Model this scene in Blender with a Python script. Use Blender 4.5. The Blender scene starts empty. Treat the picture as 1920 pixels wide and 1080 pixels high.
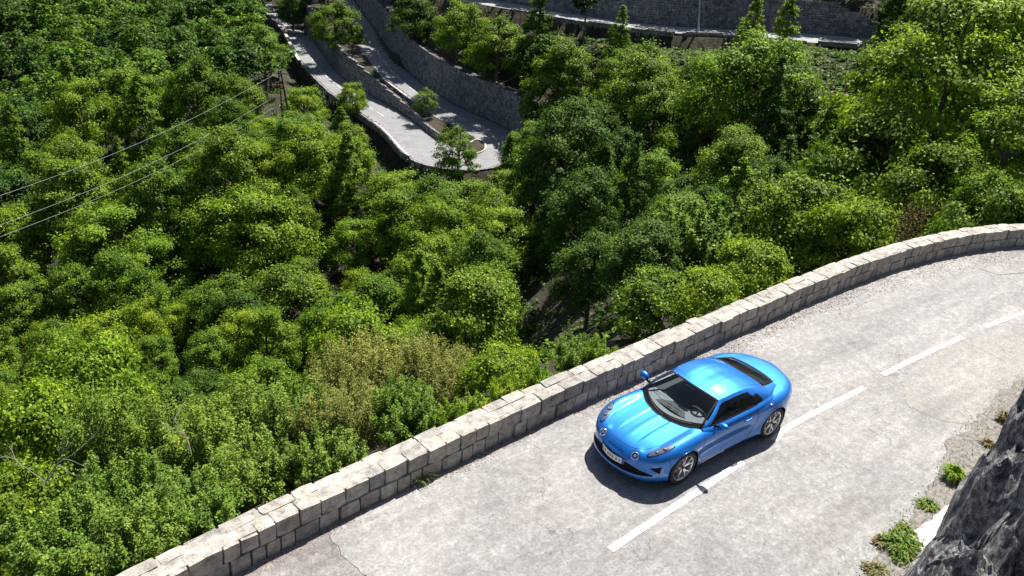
import bpy, bmesh, math, random
import numpy as np
from mathutils import Vector, Matrix, noise
from mathutils.bvhtree import BVHTree
S = bpy.context.scene
COL = S.collection
random.seed(7)

# ------------------------------------------------------------------ camera
CAM = np.array([10.957, 7.630, 9.268])
F, YAW, PITCH, ROLL = 1600.3, -2.268078, -0.472309, 0.087298
fw = np.array([math.cos(YAW) * math.cos(PITCH), math.sin(YAW) * math.cos(PITCH), math.sin(PITCH)])
r0 = np.cross(fw, [0, 0, 1]); r0 /= np.linalg.norm(r0); u0 = np.cross(r0, fw)
rt = r0 * math.cos(ROLL) + u0 * math.sin(ROLL)
up = -r0 * math.sin(ROLL) + u0 * math.cos(ROLL)
cd = bpy.data.cameras.new('camera'); cam = bpy.data.objects.new('camera', cd); COL.objects.link(cam)
cd.sensor_width = 36; cd.lens = F / 1920 * 36; cd.clip_start = 0.1; cd.clip_end = 2000
M = Matrix(((rt[0], up[0], -fw[0], CAM[0]), (rt[1], up[1], -fw[1], CAM[1]), (rt[2], up[2], -fw[2], CAM[2]), (0, 0, 0, 1)))
cam.matrix_world = M
S.camera = cam
# ------------------------------------------------------------------ light
SUNV = Vector((-0.60, -0.26, 1.0)).normalized()      # towards the sun
elev = math.asin(SUNV.z)
w = bpy.data.worlds.new('World'); S.world = w; w.use_nodes = True
nt = w.node_tree; bg = nt.nodes['Background']; sk = nt.nodes.new('ShaderNodeTexSky')
sk.sky_type = 'NISHITA'; sk.sun_disc = False; sk.sun_elevation = elev
sk.sun_rotation = math.atan2(SUNV.x, SUNV.y); sk.air_density = 1.0; sk.dust_density = 1.2
nt.links.new(sk.outputs[0], bg.inputs[0]); bg.inputs[1].default_value = 0.05
sl = bpy.data.lights.new('sun', 'SUN'); sl.energy = 5.0; sl.angle = math.radians(0.53); sl.color = (1.0, 0.955, 0.88)
so = bpy.data.objects.new('sun', sl); COL.objects.link(so)
so.rotation_euler = SUNV.to_track_quat('Z', 'Y').to_euler()
so.location = (0, 0, 60)
S.view_settings.view_transform = 'Standard'; S.view_settings.look = 'None'
S.view_settings.exposure = 1.15; S.view_settings.gamma = 1.0; S.view_settings.use_curve_mapping = False
S.cycles.max_bounces = 6; S.cycles.transparent_max_bounces = 8

# ------------------------------------------------------------------ helpers
def ray(u, v):
    return fw + (u - 960) / F * rt + (540 - v) / F * up
def atz(u, v, z):
    d = ray(u, v); return CAM + d * ((z - CAM[2]) / d[2])
def atd(u, v, D):
    d = ray(u, v); return CAM + d * (D / math.hypot(d[0], d[1]))
def proj(P):
    d = np.asarray(P, float) - CAM; k = d @ fw
    return 960 + F * (d @ rt) / k, 540 - F * (d @ up) / k
HF = np.array([fw[0], fw[1]]); HF /= np.linalg.norm(HF); HR = np.array([HF[1], -HF[0]])
def st(x, y):
    d = np.array([x, y]) - CAM[:2]; return d @ HF, d @ HR
def xy(s, t):
    p = CAM[:2] + HF * s + HR * t; return p[0], p[1]

def tag(o, label=None, cat=None, group=None, kind=None):
    if label: o['label'] = label
    if cat: o['category'] = cat
    if group: o['group'] = group
    if kind: o['kind'] = kind
    return o
def link(name, data, parent=None):
    o = bpy.data.objects.new(name, data); COL.objects.link(o)
    if parent is not None: o.parent = parent
    return o
def empty(name, loc=(0, 0, 0), rz=0):
    o = bpy.data.objects.new(name, None); COL.objects.link(o); o.location = loc; o.rotation_euler = (0, 0, rz)
    o.empty_display_size = 0.2
    return o

class MB:
    def __init__(s): s.v = []; s.f = []; s.c = []; s.n = 0
    def add(s, v, f, c=0.5):
        s.v.extend([tuple(p) for p in v]); s.f.extend([tuple(i + s.n for i in q) for q in f])
        s.c.extend([c] * len(f)); s.n += len(v)
    def box(s, c, ax, ay, az, col=0.5, rnd=0.0):
        """box centre c with half axes"""
        c = Vector(c); ax, ay, az = Vector(ax), Vector(ay), Vector(az)
        v = []
        for i in (-1, 1):
            for j in (-1, 1):
                for k in (-1, 1):
                    p = c + ax * i + ay * j + az * k
                    if rnd: p += Vector((random.uniform(-1, 1), random.uniform(-1, 1), random.uniform(-1, 1))) * rnd
                    v.append(p)
        s.add(v, [(0, 1, 3, 2), (4, 6, 7, 5), (0, 4, 5, 1), (2, 3, 7, 6), (0, 2, 6, 4), (1, 5, 7, 3)], col)
    def tube(s, pts, rad, n=6, col=0.5, closed=False):
        pts = [Vector(p) for p in pts]; m = len(pts); v = []
        if not isinstance(rad, (list, tuple)): rad = [rad] * m
        ref = Vector((0, 0, 1))
        for i, p in enumerate(pts):
            if closed: d = pts[(i + 1) % m] - pts[i - 1]
            else: d = pts[min(i + 1, m - 1)] - pts[max(i - 1, 0)]
            if d.length < 1e-9: d = Vector((0, 0, 1))
            d.normalize()
            a = d.cross(ref)
            if a.length < 0.1: a = d.cross(Vector((1, 0, 0)))
            a.normalize(); b = d.cross(a)
            for k in range(n):
                t = 2 * math.pi * k / n
                v.append(p + (a * math.cos(t) + b * math.sin(t)) * rad[i])
        f = []
        for i in range(m if closed else m - 1):
            j = (i + 1) % m
            for k in range(n):
                f.append((i * n + k, i * n + (k + 1) % n, j * n + (k + 1) % n, j * n + k))
        if not closed:
            f.append(tuple(range(n))); f.append(tuple((m - 1) * n + k for k in reversed(range(n))))
        s.add(v, f, col)
    def grid(s, P, col=0.5, flip=False):
        """P: rows x cols x 3"""
        P = np.asarray(P); a, b = P.shape[:2]
        f = []
        for i in range(a - 1):
            for j in range(b - 1):
                q = (i * b + j, i * b + j + 1, (i + 1) * b + j + 1, (i + 1) * b + j)
                f.append(q[::-1] if flip else q)
        s.add(P.reshape(-1, 3), f, col)
    def mesh(s, name, mat, smooth=False):
        me = bpy.data.meshes.new(name); me.from_pydata(s.v, [], s.f)
        a = me.attributes.new('var', 'FLOAT', 'FACE'); a.data.foreach_set('value', s.c)
        if mat: me.materials.append(mat)
        if smooth: me.polygons.foreach_set('use_smooth', [True] * len(s.f))
        me.update(); return me
    def build(s, name, mat, parent=None, smooth=False):
        return link(name, s.mesh(name, mat, smooth), parent)

# ------------------------------------------------------------------ materials
def newmat(name):
    m = bpy.data.materials.new(name); m.use_nodes = True
    n = m.node_tree; b = n.nodes['Principled BSDF']; return m, n, b
def N(n, t, **k):
    x = n.nodes.new(t)
    for a, v in k.items(): setattr(x, a, v)
    return x
def ramp(n, fac, stops):
    r = n.nodes.new('ShaderNodeValToRGB'); e = r.color_ramp.elements
    while len(e) < len(stops): e.new(0.5)
    for i, (p, c) in enumerate(stops): e[i].position = p; e[i].color = (*c, 1)
    n.links.new(fac, r.inputs[0]); return r.outputs[0]
def noise_t(n, vec, scale, detail=4, rough=0.6, dist=0.0):
    x = n.nodes.new('ShaderNodeTexNoise'); x.inputs['Scale'].default_value = scale; x.inputs['Detail'].default_value = detail
    x.inputs['Roughness'].default_value = rough; x.inputs['Distortion'].default_value = dist
    n.links.new(vec, x.inputs['Vector']); return x.outputs['Fac']
def mixc(n, fac, a, b, mode='MIX'):
    x = n.nodes.new('ShaderNodeMix'); x.data_type = 'RGBA'; x.blend_type = mode
    for s_, v in ((x.inputs[0], fac), (x.inputs[6], a), (x.inputs[7], b)):
        if hasattr(v, 'links'): n.links.new(v, s_)
        elif isinstance(v, tuple): s_.default_value = (*v, 1)
        else: s_.default_value = v
    return x.outputs[2]
def math_n(n, op, a, b=0.0, clamp=False):
    x = n.nodes.new('ShaderNodeMath'); x.operation = op; x.use_clamp = clamp
    for s_, v in ((x.inputs[0], a), (x.inputs[1], b)):
        if hasattr(v, 'links'): n.links.new(v, s_)
        else: s_.default_value = v
    return x.outputs[0]
def bump(n, b, h, strength=0.5, dist=0.02):
    x = n.nodes.new('ShaderNodeBump'); x.inputs['Strength'].default_value = strength; x.inputs['Distance'].default_value = dist
    n.links.new(h, x.inputs['Height']); n.links.new(x.outputs[0], b.inputs['Normal'])
def simple(name, col, rough=0.5, metal=0.0, coat=0.0, spec=0.5, trans=0.0, emit=None):
    m, n, b = newmat(name)
    b.inputs['Base Color'].default_value = (*col, 1); b.inputs['Roughness'].default_value = rough
    b.inputs['Metallic'].default_value = metal; b.inputs['Coat Weight'].default_value = coat
    b.inputs['Specular IOR Level'].default_value = spec; b.inputs['Transmission Weight'].default_value = trans
    return m
def objvec(n): return N(n, 'ShaderNodeTexCoord').outputs['Object']
def geovec(n): return N(n, 'ShaderNodeNewGeometry').outputs['Position']
def attr(n, name):
    a = N(n, 'ShaderNodeAttribute'); a.attribute_name = name; return a.outputs['Fac']

def mat_asphalt(name, lo, hi, tint, patchy=0.5, far=False):
    m, n, b = newmat(name); v = geovec(n)
    mid = noise_t(n, v, 6, 6, 0.8); spk = noise_t(n, v, 19, 4, 0.85); big = noise_t(n, v, 0.55, 6, 0.62, 0.4)
    c = ramp(n, mid, [(0.33, tuple(x * .86 for x in lo)), (0.47, lo), (0.60, hi), (0.72, tuple(x * 1.10 for x in hi))])
    c = mixc(n, 1.0, c, ramp(n, big, [(0.35, (0.84, 0.84, 0.85)), (0.5, (0.98, 0.98, 0.98)), (0.65, (1.10, 1.09, 1.08))]), 'MULTIPLY')
    if not far:
        c = mixc(n, 0.9, c, ramp(n, spk, [(0.33, (0.46, 0.45, 0.45)), (0.45, (0.93, 0.92, 0.92)), (0.56, (1.0, 1.0, 1.0)), (0.67, (1.5, 1.5, 1.5))]), 'MULTIPLY')
        # long faint wheel tracks and bleached streaks that follow the road
        mp = N(n, 'ShaderNodeMapping'); n.links.new(v, mp.inputs[0]); mp.inputs['Scale'].default_value = (0.25, 1.9, 1.0)
        stx = noise_t(n, mp.outputs[0], 1.0, 6, 0.75, 0.5)
        c = mixc(n, 0.8, c, ramp(n, stx, [(0.36, (0.80, 0.79, 0.79)), (0.5, (1.0, 1.0, 1.0)), (0.62, (1.20, 1.20, 1.20))]), 'MULTIPLY')
        vo = N(n, 'ShaderNodeTexVoronoi'); vo.inputs['Scale'].default_value = 9; n.links.new(v, vo.inputs['Vector'])
        c = mixc(n, 0.85, c, ramp(n, vo.outputs['Distance'], [(0.05, (0.45, 0.42, 0.40)), (0.12, (1, 1, 1))]), 'MULTIPLY')
        vc = N(n, 'ShaderNodeTexVoronoi'); vc.feature = 'DISTANCE_TO_EDGE'; vc.inputs['Scale'].default_value = 0.9; vc.inputs['Randomness'].default_value = 1.0
        wv = N(n, 'ShaderNodeVectorMath'); wv.operation = 'ADD'; nn_ = N(n, 'ShaderNodeTexNoise'); nn_.inputs['Scale'].default_value = 2.5; nn_.inputs['Detail'].default_value = 6
        n.links.new(v, nn_.inputs['Vector']); n.links.new(v, wv.inputs[0]); sc_ = N(n, 'ShaderNodeVectorMath'); sc_.operation = 'SCALE'; sc_.inputs['Scale'].default_value = 0.9
        n.links.new(nn_.outputs['Color'], sc_.inputs[0]); n.links.new(sc_.outputs[0], wv.inputs[1]); n.links.new(wv.outputs[0], vc.inputs['Vector'])
        ck = ramp(n, vc.outputs['Distance'], [(0.004, (0.50, 0.48, 0.47)), (0.012, (1, 1, 1))])
        gate = ramp(n, noise_t(n, v, 0.4, 2, 0.5), [(0.50, (0, 0, 0)), (0.58, (1, 1, 1))])
        c = mixc(n, math_n(n, 'MULTIPLY', gate, 0.7), c, mixc(n, 1.0, c, ck, 'MULTIPLY'))
    st_ = ramp(n, noise_t(n, v, 0.5, 4, 0.6, 1.2), [(0.54, (0, 0, 0)), (0.70, (1, 1, 1))])
    c = mixc(n, math_n(n, 'MULTIPLY', st_, patchy), c, tint)
    n.links.new(c, b.inputs['Base Color']); b.inputs['Roughness'].default_value = 0.85
    bump(n, b, math_n(n, 'ADD', spk, math_n(n, 'MULTIPLY', mid, 0.6)), 0.7, 0.014); return m
M_ROAD = mat_asphalt('asphalt', (0.212, 0.206, 0.203), (0.280, 0.273, 0.268), (0.25, 0.228, 0.21), 0.3)
M_PATCH = mat_asphalt('asphalt_old', (0.165, 0.152, 0.147), (0.245, 0.225, 0.215), (0.20, 0.165, 0.15), 0.4)
M_PATCH2 = mat_asphalt('asphalt_smooth', (0.225, 0.218, 0.205), (0.280, 0.270, 0.250), (0.27, 0.245, 0.21), 0.3)
M_UPROAD = mat_asphalt('asphalt_upper_lightened', (0.22, 0.22, 0.225), (0.29, 0.29, 0.295), (0.27, 0.265, 0.255), 0.3, True)  # lighter copy: sunlight put into the colour where the hill wall shades it
M_FARROAD = mat_asphalt('asphalt_far', (0.165, 0.166, 0.172), (0.225, 0.226, 0.231), (0.215, 0.21, 0.20), 0.3, True)

def mat_paint_line():
    m, n, b = newmat('road_paint'); v = geovec(n)
    c = ramp(n, noise_t(n, v, 13, 6, 0.85), [(0.36, (0.24, 0.235, 0.23)), (0.44, (0.46, 0.455, 0.45)), (0.52, (0.60, 0.595, 0.585)), (0.7, (0.68, 0.675, 0.67))])
    n.links.new(c, b.inputs['Base Color']); b.inputs['Roughness'].default_value = 0.6; return m
M_LINE = mat_paint_line()

def mat_stone(name, a, bcol, warm, sc=6.0, bs=0.5, bd=0.03):
    m, n, b = newmat(name); v = geovec(n); at = attr(n, 'var'); oi = N(n, 'ShaderNodeObjectInfo').outputs['Random']
    nz = noise_t(n, v, sc, 6, 0.72)
    c = ramp(n, nz, [(0.28, tuple(x * 0.45 for x in a)), (0.44, a), (0.62, bcol), (0.8, tuple(min(0.8, x * 1.25) for x in bcol))])
    vv = math_n(n, 'ADD', at, math_n(n, 'MULTIPLY', oi, 0.6))
    vc = ramp(n, math_n(n, 'FRACT', math_n(n, 'MULTIPLY', vv, 1.37)), [(0.0, (0.72, 0.72, 0.74)), (0.5, (1.0, 0.97, 0.93)), (1.0, (1.2, 1.17, 1.12))])
    c = mixc(n, 1.0, c, vc, 'MULTIPLY')
    w_ = ramp(n, noise_t(n, v, sc * 0.33, 4, 0.6, 0.8), [(0.5, (0, 0, 0)), (0.72, (1, 1, 1))])
    c = mixc(n, math_n(n, 'MULTIPLY', w_, 0.45), c, warm)
    pit = noise_t(n, v, sc * 5, 3, 0.7)
    pc = ramp(n, pit, [(0.30, (0.35, 0.34, 0.33)), (0.42, (1, 1, 1))])
    c = mixc(n, 0.8, c, pc, 'MULTIPLY')
    n.links.new(c, b.inputs['Base Color']); b.inputs['Roughness'].default_value = 0.9
    bump(n, b, math_n(n, 'ADD', nz, math_n(n, 'MULTIPLY', pit, 0.35)), bs, bd); return m
M_WALL = mat_stone('limestone', (0.305, 0.285, 0.255), (0.47, 0.445, 0.41), (0.32, 0.27, 0.22), 6.0, 1.0, 0.05)
M_MORTAR = simple('mortar', (0.10, 0.085, 0.075), 0.95)  # dark tone carries the shade in the face joints; cap mortar is pale
M_CAPM = mat_stone('cap_mortar', (0.305, 0.285, 0.255), (0.46, 0.438, 0.405), (0.34, 0.30, 0.25), 6.0)
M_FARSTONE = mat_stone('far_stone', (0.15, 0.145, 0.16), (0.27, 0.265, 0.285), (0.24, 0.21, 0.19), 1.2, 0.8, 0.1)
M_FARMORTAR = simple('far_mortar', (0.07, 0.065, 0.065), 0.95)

def mat_rock():
    m, n, b = newmat('dark_rock'); v = geovec(n)
    mp = N(n, 'ShaderNodeMapping'); n.links.new(v, mp.inputs[0]); mp.inputs['Rotation'].default_value = (0.5, 0.3, 0.7); mp.inputs['Scale'].default_value = (0.8, 3.6, 1.8)
    nz = noise_t(n, mp.outputs[0], 2.2, 12, 0.80, 0.3); fine = noise_t(n, v, 10, 8, 0.85)
    c = ramp(n, nz, [(0.28, (0.02, 0.02, 0.024)), (0.40, (0.07, 0.072, 0.082)), (0.49, (0.17, 0.17, 0.18)), (0.55, (0.46, 0.45, 0.44)), (0.60, (0.16, 0.155, 0.16)), (0.66, (0.44, 0.40, 0.37)), (0.76, (0.27, 0.23, 0.20))])
    c = mixc(n, 0.75, c, ramp(n, fine, [(0.38, (0.15, 0.15, 0.17)), (0.5, (0.9, 0.9, 0.92)), (0.6, (1.9, 1.85, 1.8))]), 'MULTIPLY')
    n.links.new(c, b.inputs['Base Color']); b.inputs['Roughness'].default_value = 0.92; b.inputs['Specular IOR Level'].default_value = 0.2
    bump(n, b, math_n(n, 'ADD', nz, math_n(n, 'MULTIPLY', fine, 0.8)), 1.0, 0.10); return m
M_ROCK = mat_rock()

def mat_ground():
    m, n, b = newmat('hill_soil'); v = geovec(n)
    a = noise_t(n, v, 0.35, 8, 0.7, 0.5); f = noise_t(n, v, 3.0, 5, 0.8)
    c = ramp(n, a, [(0.35, (0.018, 0.028, 0.010)), (0.5, (0.045, 0.04, 0.022)), (0.62, (0.065, 0.053, 0.036)), (0.72, (0.04, 0.05, 0.016))])
    c = mixc(n, 0.9, c, ramp(n, f, [(0.35, (0.3, 0.3, 0.3)), (0.65, (1.4, 1.35, 1.25))]), 'MULTIPLY')
    n.links.new(c, b.inputs['Base Color']); b.inputs['Roughness'].default_value = 1.0
    bump(n, b, math_n(n, 'ADD', a, f), 1.0, 0.3); return m
M_SOIL = mat_ground()  # dark litter tone also carries the shadow in gaps between trees

def mat_leaf(name, dark, light, yellow, trl=0.38, spread=0.55):
    trl *= 0.55
    m, n, b = newmat(name)
    va = attr(n, 'var'); oi = N(n, 'ShaderNodeObjectInfo').outputs['Random']
    c = ramp(n, va, [(0.0, dark), (0.55, light), (1.0, yellow)])
    oc = ramp(n, oi, [(0.0, (0.70, 0.86, 0.80)), (0.5, (1.0, 1.0, 1.0)), (1.0, (1.30, 1.10, 0.80))])
    c = mixc(n, spread, c, oc, 'MULTIPLY')
    n.links.new(c, b.inputs['Base Color']); b.inputs['Roughness'].default_value = 0.6; b.inputs['Specular IOR Level'].default_value = 0.12
    tr = N(n, 'ShaderNodeBsdfTranslucent'); tc = mixc(n, 1.0, c, (1.9, 2.1, 0.9), 'MULTIPLY'); n.links.new(tc, tr.inputs[0])
    mx = N(n, 'ShaderNodeMixShader'); mx.inputs[0].default_value = trl
    n.links.new(b.outputs[0], mx.inputs[1]); n.links.new(tr.outputs[0], mx.inputs[2])
    n.links.new(mx.outputs[0], n.nodes['Material Output'].inputs[0]); return m
L_MID = mat_leaf('leaf_broad', (0.018, 0.050, 0.006), (0.104, 0.184, 0.014), (0.290, 0.385, 0.030))
L_BRIGHT = mat_leaf('leaf_bright', (0.030, 0.074, 0.008), (0.160, 0.252, 0.016), (0.370, 0.460, 0.034), 0.42)
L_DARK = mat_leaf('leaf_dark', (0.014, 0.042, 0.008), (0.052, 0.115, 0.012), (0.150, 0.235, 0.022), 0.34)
L_SHRUB = mat_leaf('leaf_shrub', (0.036, 0.076, 0.013), (0.130, 0.214, 0.028), (0.280, 0.350, 0.055), 0.36)
L_OLIVE = mat_leaf('leaf_olive', (0.060, 0.075, 0.018), (0.175, 0.195, 0.042), (0.310, 0.300, 0.080), 0.34, 0.3)
L_DRY = mat_leaf('leaf_dry', (0.07, 0.045, 0.02), (0.15, 0.11, 0.05), (0.22, 0.19, 0.08), 0.3, 0.2)
L_GRASS = mat_leaf('leaf_grass', (0.035, 0.075, 0.015), (0.09, 0.15, 0.025), (0.24, 0.21, 0.05), 0.4)
def mat_bark():
    m, n, b = newmat('bark'); v = objvec(n)
    c = ramp(n, noise_t(n, v, 5, 5, 0.7), [(0.35, (0.05, 0.04, 0.032)), (0.65, (0.17, 0.14, 0.115))])
    n.links.new(c, b.inputs['Base Color']); b.inputs['Roughness'].default_value = 0.95; return m
M_BARK = mat_bark()
M_DEAD = simple('bleached_wood', (0.22, 0.20, 0.18), 0.9)
M_POLE = simple('galvanised_pole', (0.42, 0.45, 0.46), 0.5, 0.3)
M_WOODPOLE = simple('dark_pole', (0.045, 0.04, 0.035), 0.85)
M_CABLE = simple('cable_metal', (0.20, 0.21, 0.22), 0.6, 0.2)
M_CONC = mat_stone('pale_concrete', (0.34, 0.335, 0.32), (0.47, 0.46, 0.44), (0.36, 0.32, 0.27), 5.0, 0.5, 0.02)
M_KERB = mat_stone('kerb_concrete', (0.34, 0.33, 0.32), (0.46, 0.45, 0.44), (0.4, 0.36, 0.3), 2.0, 0.2, 0.01)

# ------------------------------------------------------------------ curves
def catmull(P, n):
    P = np.asarray(P, float); m = len(P); out = []
    Q = np.vstack([2 * P[0] - P[1], P, 2 * P[-1] - P[-2]])
    for i in range(m - 1):
        p0, p1, p2, p3 = Q[i], Q[i + 1], Q[i + 2], Q[i + 3]
        for k in range(n):
            t = k / n
            out.append(0.5 * ((2 * p1) + (-p0 + p2) * t + (2 * p0 - 5 * p1 + 4 * p2 - p3) * t * t + (-p0 + 3 * p1 - 3 * p2 + p3) * t ** 3))
    out.append(P[-1]); return np.array(out)
def resample(P, step=None, n=None):
    P = np.asarray(P, float); L = np.r_[0, np.cumsum(np.linalg.norm(np.diff(P, axis=0), axis=1))]
    if n is None: n = max(2, int(round(L[-1] / step)) + 1)
    s = np.linspace(0, L[-1], n)
    return np.stack([np.interp(s, L, P[:, k]) for k in range(P.shape[1])], 1)
def arclen(P): return np.r_[0, np.cumsum(np.linalg.norm(np.diff(np.asarray(P), axis=0), axis=1))]
def normals2(P):
    d = np.gradient(P[:, :2], axis=0); d /= np.linalg.norm(d, axis=1)[:, None] + 1e-9
    return np.c_[-d[:, 1], d[:, 0]]
def smooth(P, it=6):
    P = P.copy()
    for _ in range(it): P[1:-1] = 0.25 * P[:-2] + 0.5 * P[1:-1] + 0.25 * P[2:]
    return P
def smoothstep(a, b, x):
    t = np.clip((x - a) / (b - a), 0, 1); return t * t * (3 - 2 * t)

# wall face line on the road side, from the left end to the right end
WALL = catmull([(19, 1.6), (14.5, -0.05), (11, -0.85), (8.17, -1.26), (5.9, -1.47), (4.0, -1.60), (2.4, -1.71), (0.8, -1.79), (-1.5, -1.88), (-3.6, -1.965),
                (-5.0, -2.01), (-6.5, -2.05), (-8.5, -2.09), (-11.1, -1.99), (-13.7, -1.62), (-15.9, -0.97), (-18.3, 0.3), (-20.5, 2.4), (-22, 5.2), (-22.7, 9)], 8)
WALL = smooth(resample(WALL, 0.25), 20)
INNER = catmull([(21, 8.5), (15, 6.6), (10, 5.6), (6, 5.0), (3, 4.62), (0.3, 4.05), (-1.8, 3.68), (-3.3, 3.35), (-5.3, 2.95), (-7.4, 2.75), (-9.6, 3.0), (-11.8, 3.9), (-13.6, 5.4), (-14.8, 7.4), (-15.2, 10)], 8)
INNER = smooth(resample(INNER, 0.25), 10)
WN = normals2(WALL)          # points to the left of travel (-x), i.e. towards -y, outward
if WN[len(WN) // 2][1] > 0: WN = -WN

# ------------------------------------------------------------------ far road lines (picture rays met at the roads' heights)
K = 0.9
def zk(z): return CAM[2] + (z - CAM[2]) * K
def LZ(pts): return np.array([atz(a, b, zk(c)) for a, b, c in pts])
LO = LZ([(488, 8, -35.8), (499, 25, -35.5), (533, 60, -35), (559, 110, -34.8), (592, 150, -34.5), (631, 186, -34.2), (675, 217, -34), (725, 252, -33.6), (763, 299, -33.2), (779, 310, -33), (826, 318, -33), (873, 323, -33), (921, 323, -33), (965, 293, -33), (971, 268, -33), (958, 244, -33), (921, 227, -32.8), (858, 201, -32.2), (814, 173, -31.5), (763, 135, -30.5), (725, 88, -29.5), (700, 53, -28.5), (675, 19, -27.5), (655, -12, -26.6)])
LI = LZ([(508, 5, -35.8), (521, 28, -35.5), (545, 46, -35.2), (568, 60, -35), (590, 82, -34.8), (618, 120, -34.4), (640, 145, -34.2), (688, 176, -34), (748, 208, -33.6), (782, 233, -33.4), (826, 268, -33.1), (880, 288, -33), (897, 289, -33), (912, 281, -33), (911, 271, -33), (886, 252, -32.8), (836, 230, -32.5), (798, 211, -32.2), (770, 189, -32), (722, 154, -31), (700, 126, -30), (666, 79, -29), (655, 50, -28.3), (640, 12, -27.4), (630, -12, -26.8)])
UN = LZ([(820, -8, -17), (900, 8, -16), (967, 19, -16), (1040, 33, -15.7), (1108, 44, -15.5), (1208, 57, -15), (1258, 64, -15), (1350, 67, -15), (1440, 73, -14.7), (1525, 80, -14.5), (1608, 86, -14), (1662, 91, -14), (1760, 98, -13.5)])
UF = LZ([(840, -16, -17), (925, 0, -16), (985, 10, -16), (1067, 25, -16), (1192, 42, -15.5), (1250, 48, -15.2), (1308, 52, -15), (1367, 54, -15), (1483, 60, -14.5), (1583, 68, -14), (1662, 77, -14), (1770, 86, -13.5)])
def prep(P, n): return smooth(resample(catmull(P, 6), n=n), 8)
# split loop at the hairpin: parameter runs along both edges
LOs, LIs = prep(LO, 160), prep(LI, 160)
UNs, UFs = prep(UN, 110), prep(UF, 110)
# pairing edges: walk the outer edge and take the nearest inner point, monotone
def pair(A, B):
    out = []; j = 0
    for i, a in enumerate(A):
        lo, hi = j, min(len(B), j + 14)
        d = np.linalg.norm(B[lo:hi, :2] - a[:2], axis=1); j = lo + int(np.argmin(d)); out.append(B[j])
    return smooth(np.array(out), 6)
LIp = pair(LOs, LIs)
UFp = UFs
ROADS = [(LOs, LIp), (UNs, UFp)]
I_BEND = int(np.argmin([(proj(p)[0] - 962) ** 2 + (proj(p)[1] - 246) ** 2 for p in LOs])) - 3
def sheet(A, B, n, lift=0.0):
    t = np.linspace(0, 1, n)[None, :, None]
    P = A[:, None, :] * (1 - t) + B[:, None, :] * t; P = P.copy(); P[..., 2] += lift; return P

# ------------------------------------------------------------------ terrain height field
ctrl = []
def cpx(u, v, D, off):
    p = atd(u, v, D); ctrl.append((p[0], p[1], p[2] - off))
for a in [(1080, 640, 52, 0), (1060, 520, 66, 0), (1055, 420, 80, 0), (1180, 430, 74, 2.5), (1300, 350, 84, 3.5), (1150, 330, 92, 4), (1420, 250, 92, 4),
          (1500, 190, 96, 3), (1200, 200, 108, 6), (1050, 160, 118, 6), (1000, 90, 128, 6), (1330, 110, 116, 0.5), (1400, 170, 104, 5), (1560, 130, 108, 2),
          (450, 500, 86, 7), (700, 450, 88, 7), (900, 400, 96, 6), (700, 600, 70, 6), (880, 620, 58, 6), (600, 260, 112, 6), (300, 300, 118, 7),
          (100, 450, 104, 7), (100, 300, 124, 7), (250, 150, 150, 7), (100, 60, 188, 7), (400, 80, 175, 7), (20, 10, 215, 8), (50, 650, 74, 7), (300, 700, 60, 6),
          (500, 330, 100, 7), (250, 560, 82, 7), (560, 60, 200, 5)]:
    cpx(*a)
for s_, t_, z_ in [(40, 22, -9), (50, 34, -8), (60, 44, -7), (75, 45, -12), (85, 60, -6), (60, 60, 0), (110, 70, -2), (30, 30, -2), (55, 10, -19), (65, 22, -18),
                   (75, 30, -18), (160, 30, 4), (165, -5, 0), (150, 60, 8), (200, 20, 22), (240, -40, 10), (230, 60, 40), (260, -120, 0), (220, -150, -30), (160, -120, -46),
                   (110, -90, -52), (70, -60, -50), (45, -40, -40), (30, -30, -30), (280, 0, 45), (300, -60, 40), (300, -150, 20), (180, -20, 2), (190, -42, -14), (215, -60, -18)]:
    x, y = xy(s_, t_); ctrl.append((x, y, z_))
for i in range(4, len(WALL) - 2, 9):
    for n_, z_ in ((6, -5.0), (13, -11.5)):
        q = WALL[i] + WN[i] * n_; ctrl.append((q[0], q[1], z_ if q[0] > -14 else z_ * 0.6))
for A, B in ROADS:
    for i in range(0, len(A), 9):
        for q in (A[i], B[i]): ctrl.append((q[0], q[1], q[2]))
ctrl = np.array(ctrl)
def tps_k(r2): return np.where(r2 > 0, 0.5 * r2 * np.log(r2 + 1e-9), 0)
SC = 50.0
CX = ctrl[:, :2] / SC; n_c = len(ctrl)
D2 = ((CX[:, None] - CX[None]) ** 2).sum(-1)
Pm = np.c_[np.ones(n_c), CX]
A_ = np.zeros((n_c + 3, n_c + 3)); A_[:n_c, :n_c] = tps_k(D2) + np.eye(n_c) * 0.004; A_[:n_c, n_c:] = Pm; A_[n_c:, :n_c] = Pm.T
W_ = np.linalg.solve(A_, np.r_[ctrl[:, 2], 0, 0, 0])
def tps(X):
    X = np.asarray(X, float).reshape(-1, 2) / SC; out = np.zeros(len(X))
    for i in range(0, len(X), 4000):
        x = X[i:i + 4000]; d2 = ((x[:, None] - CX[None]) ** 2).sum(-1)
        out[i:i + 4000] = tps_k(d2) @ W_[:n_c] + W_[n_c] + x @ W_[n_c + 1:]
    return np.clip(out, -62, 70)
def nearest(X, P):
    d2 = ((X[:, None, :] - P[None, :, :2]) ** 2).sum(-1); i = d2.argmin(1)
    return i, np.sqrt(d2[np.arange(len(X)), i])
Wsub = WALL[::2]; WNs = WN[::2]
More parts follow.
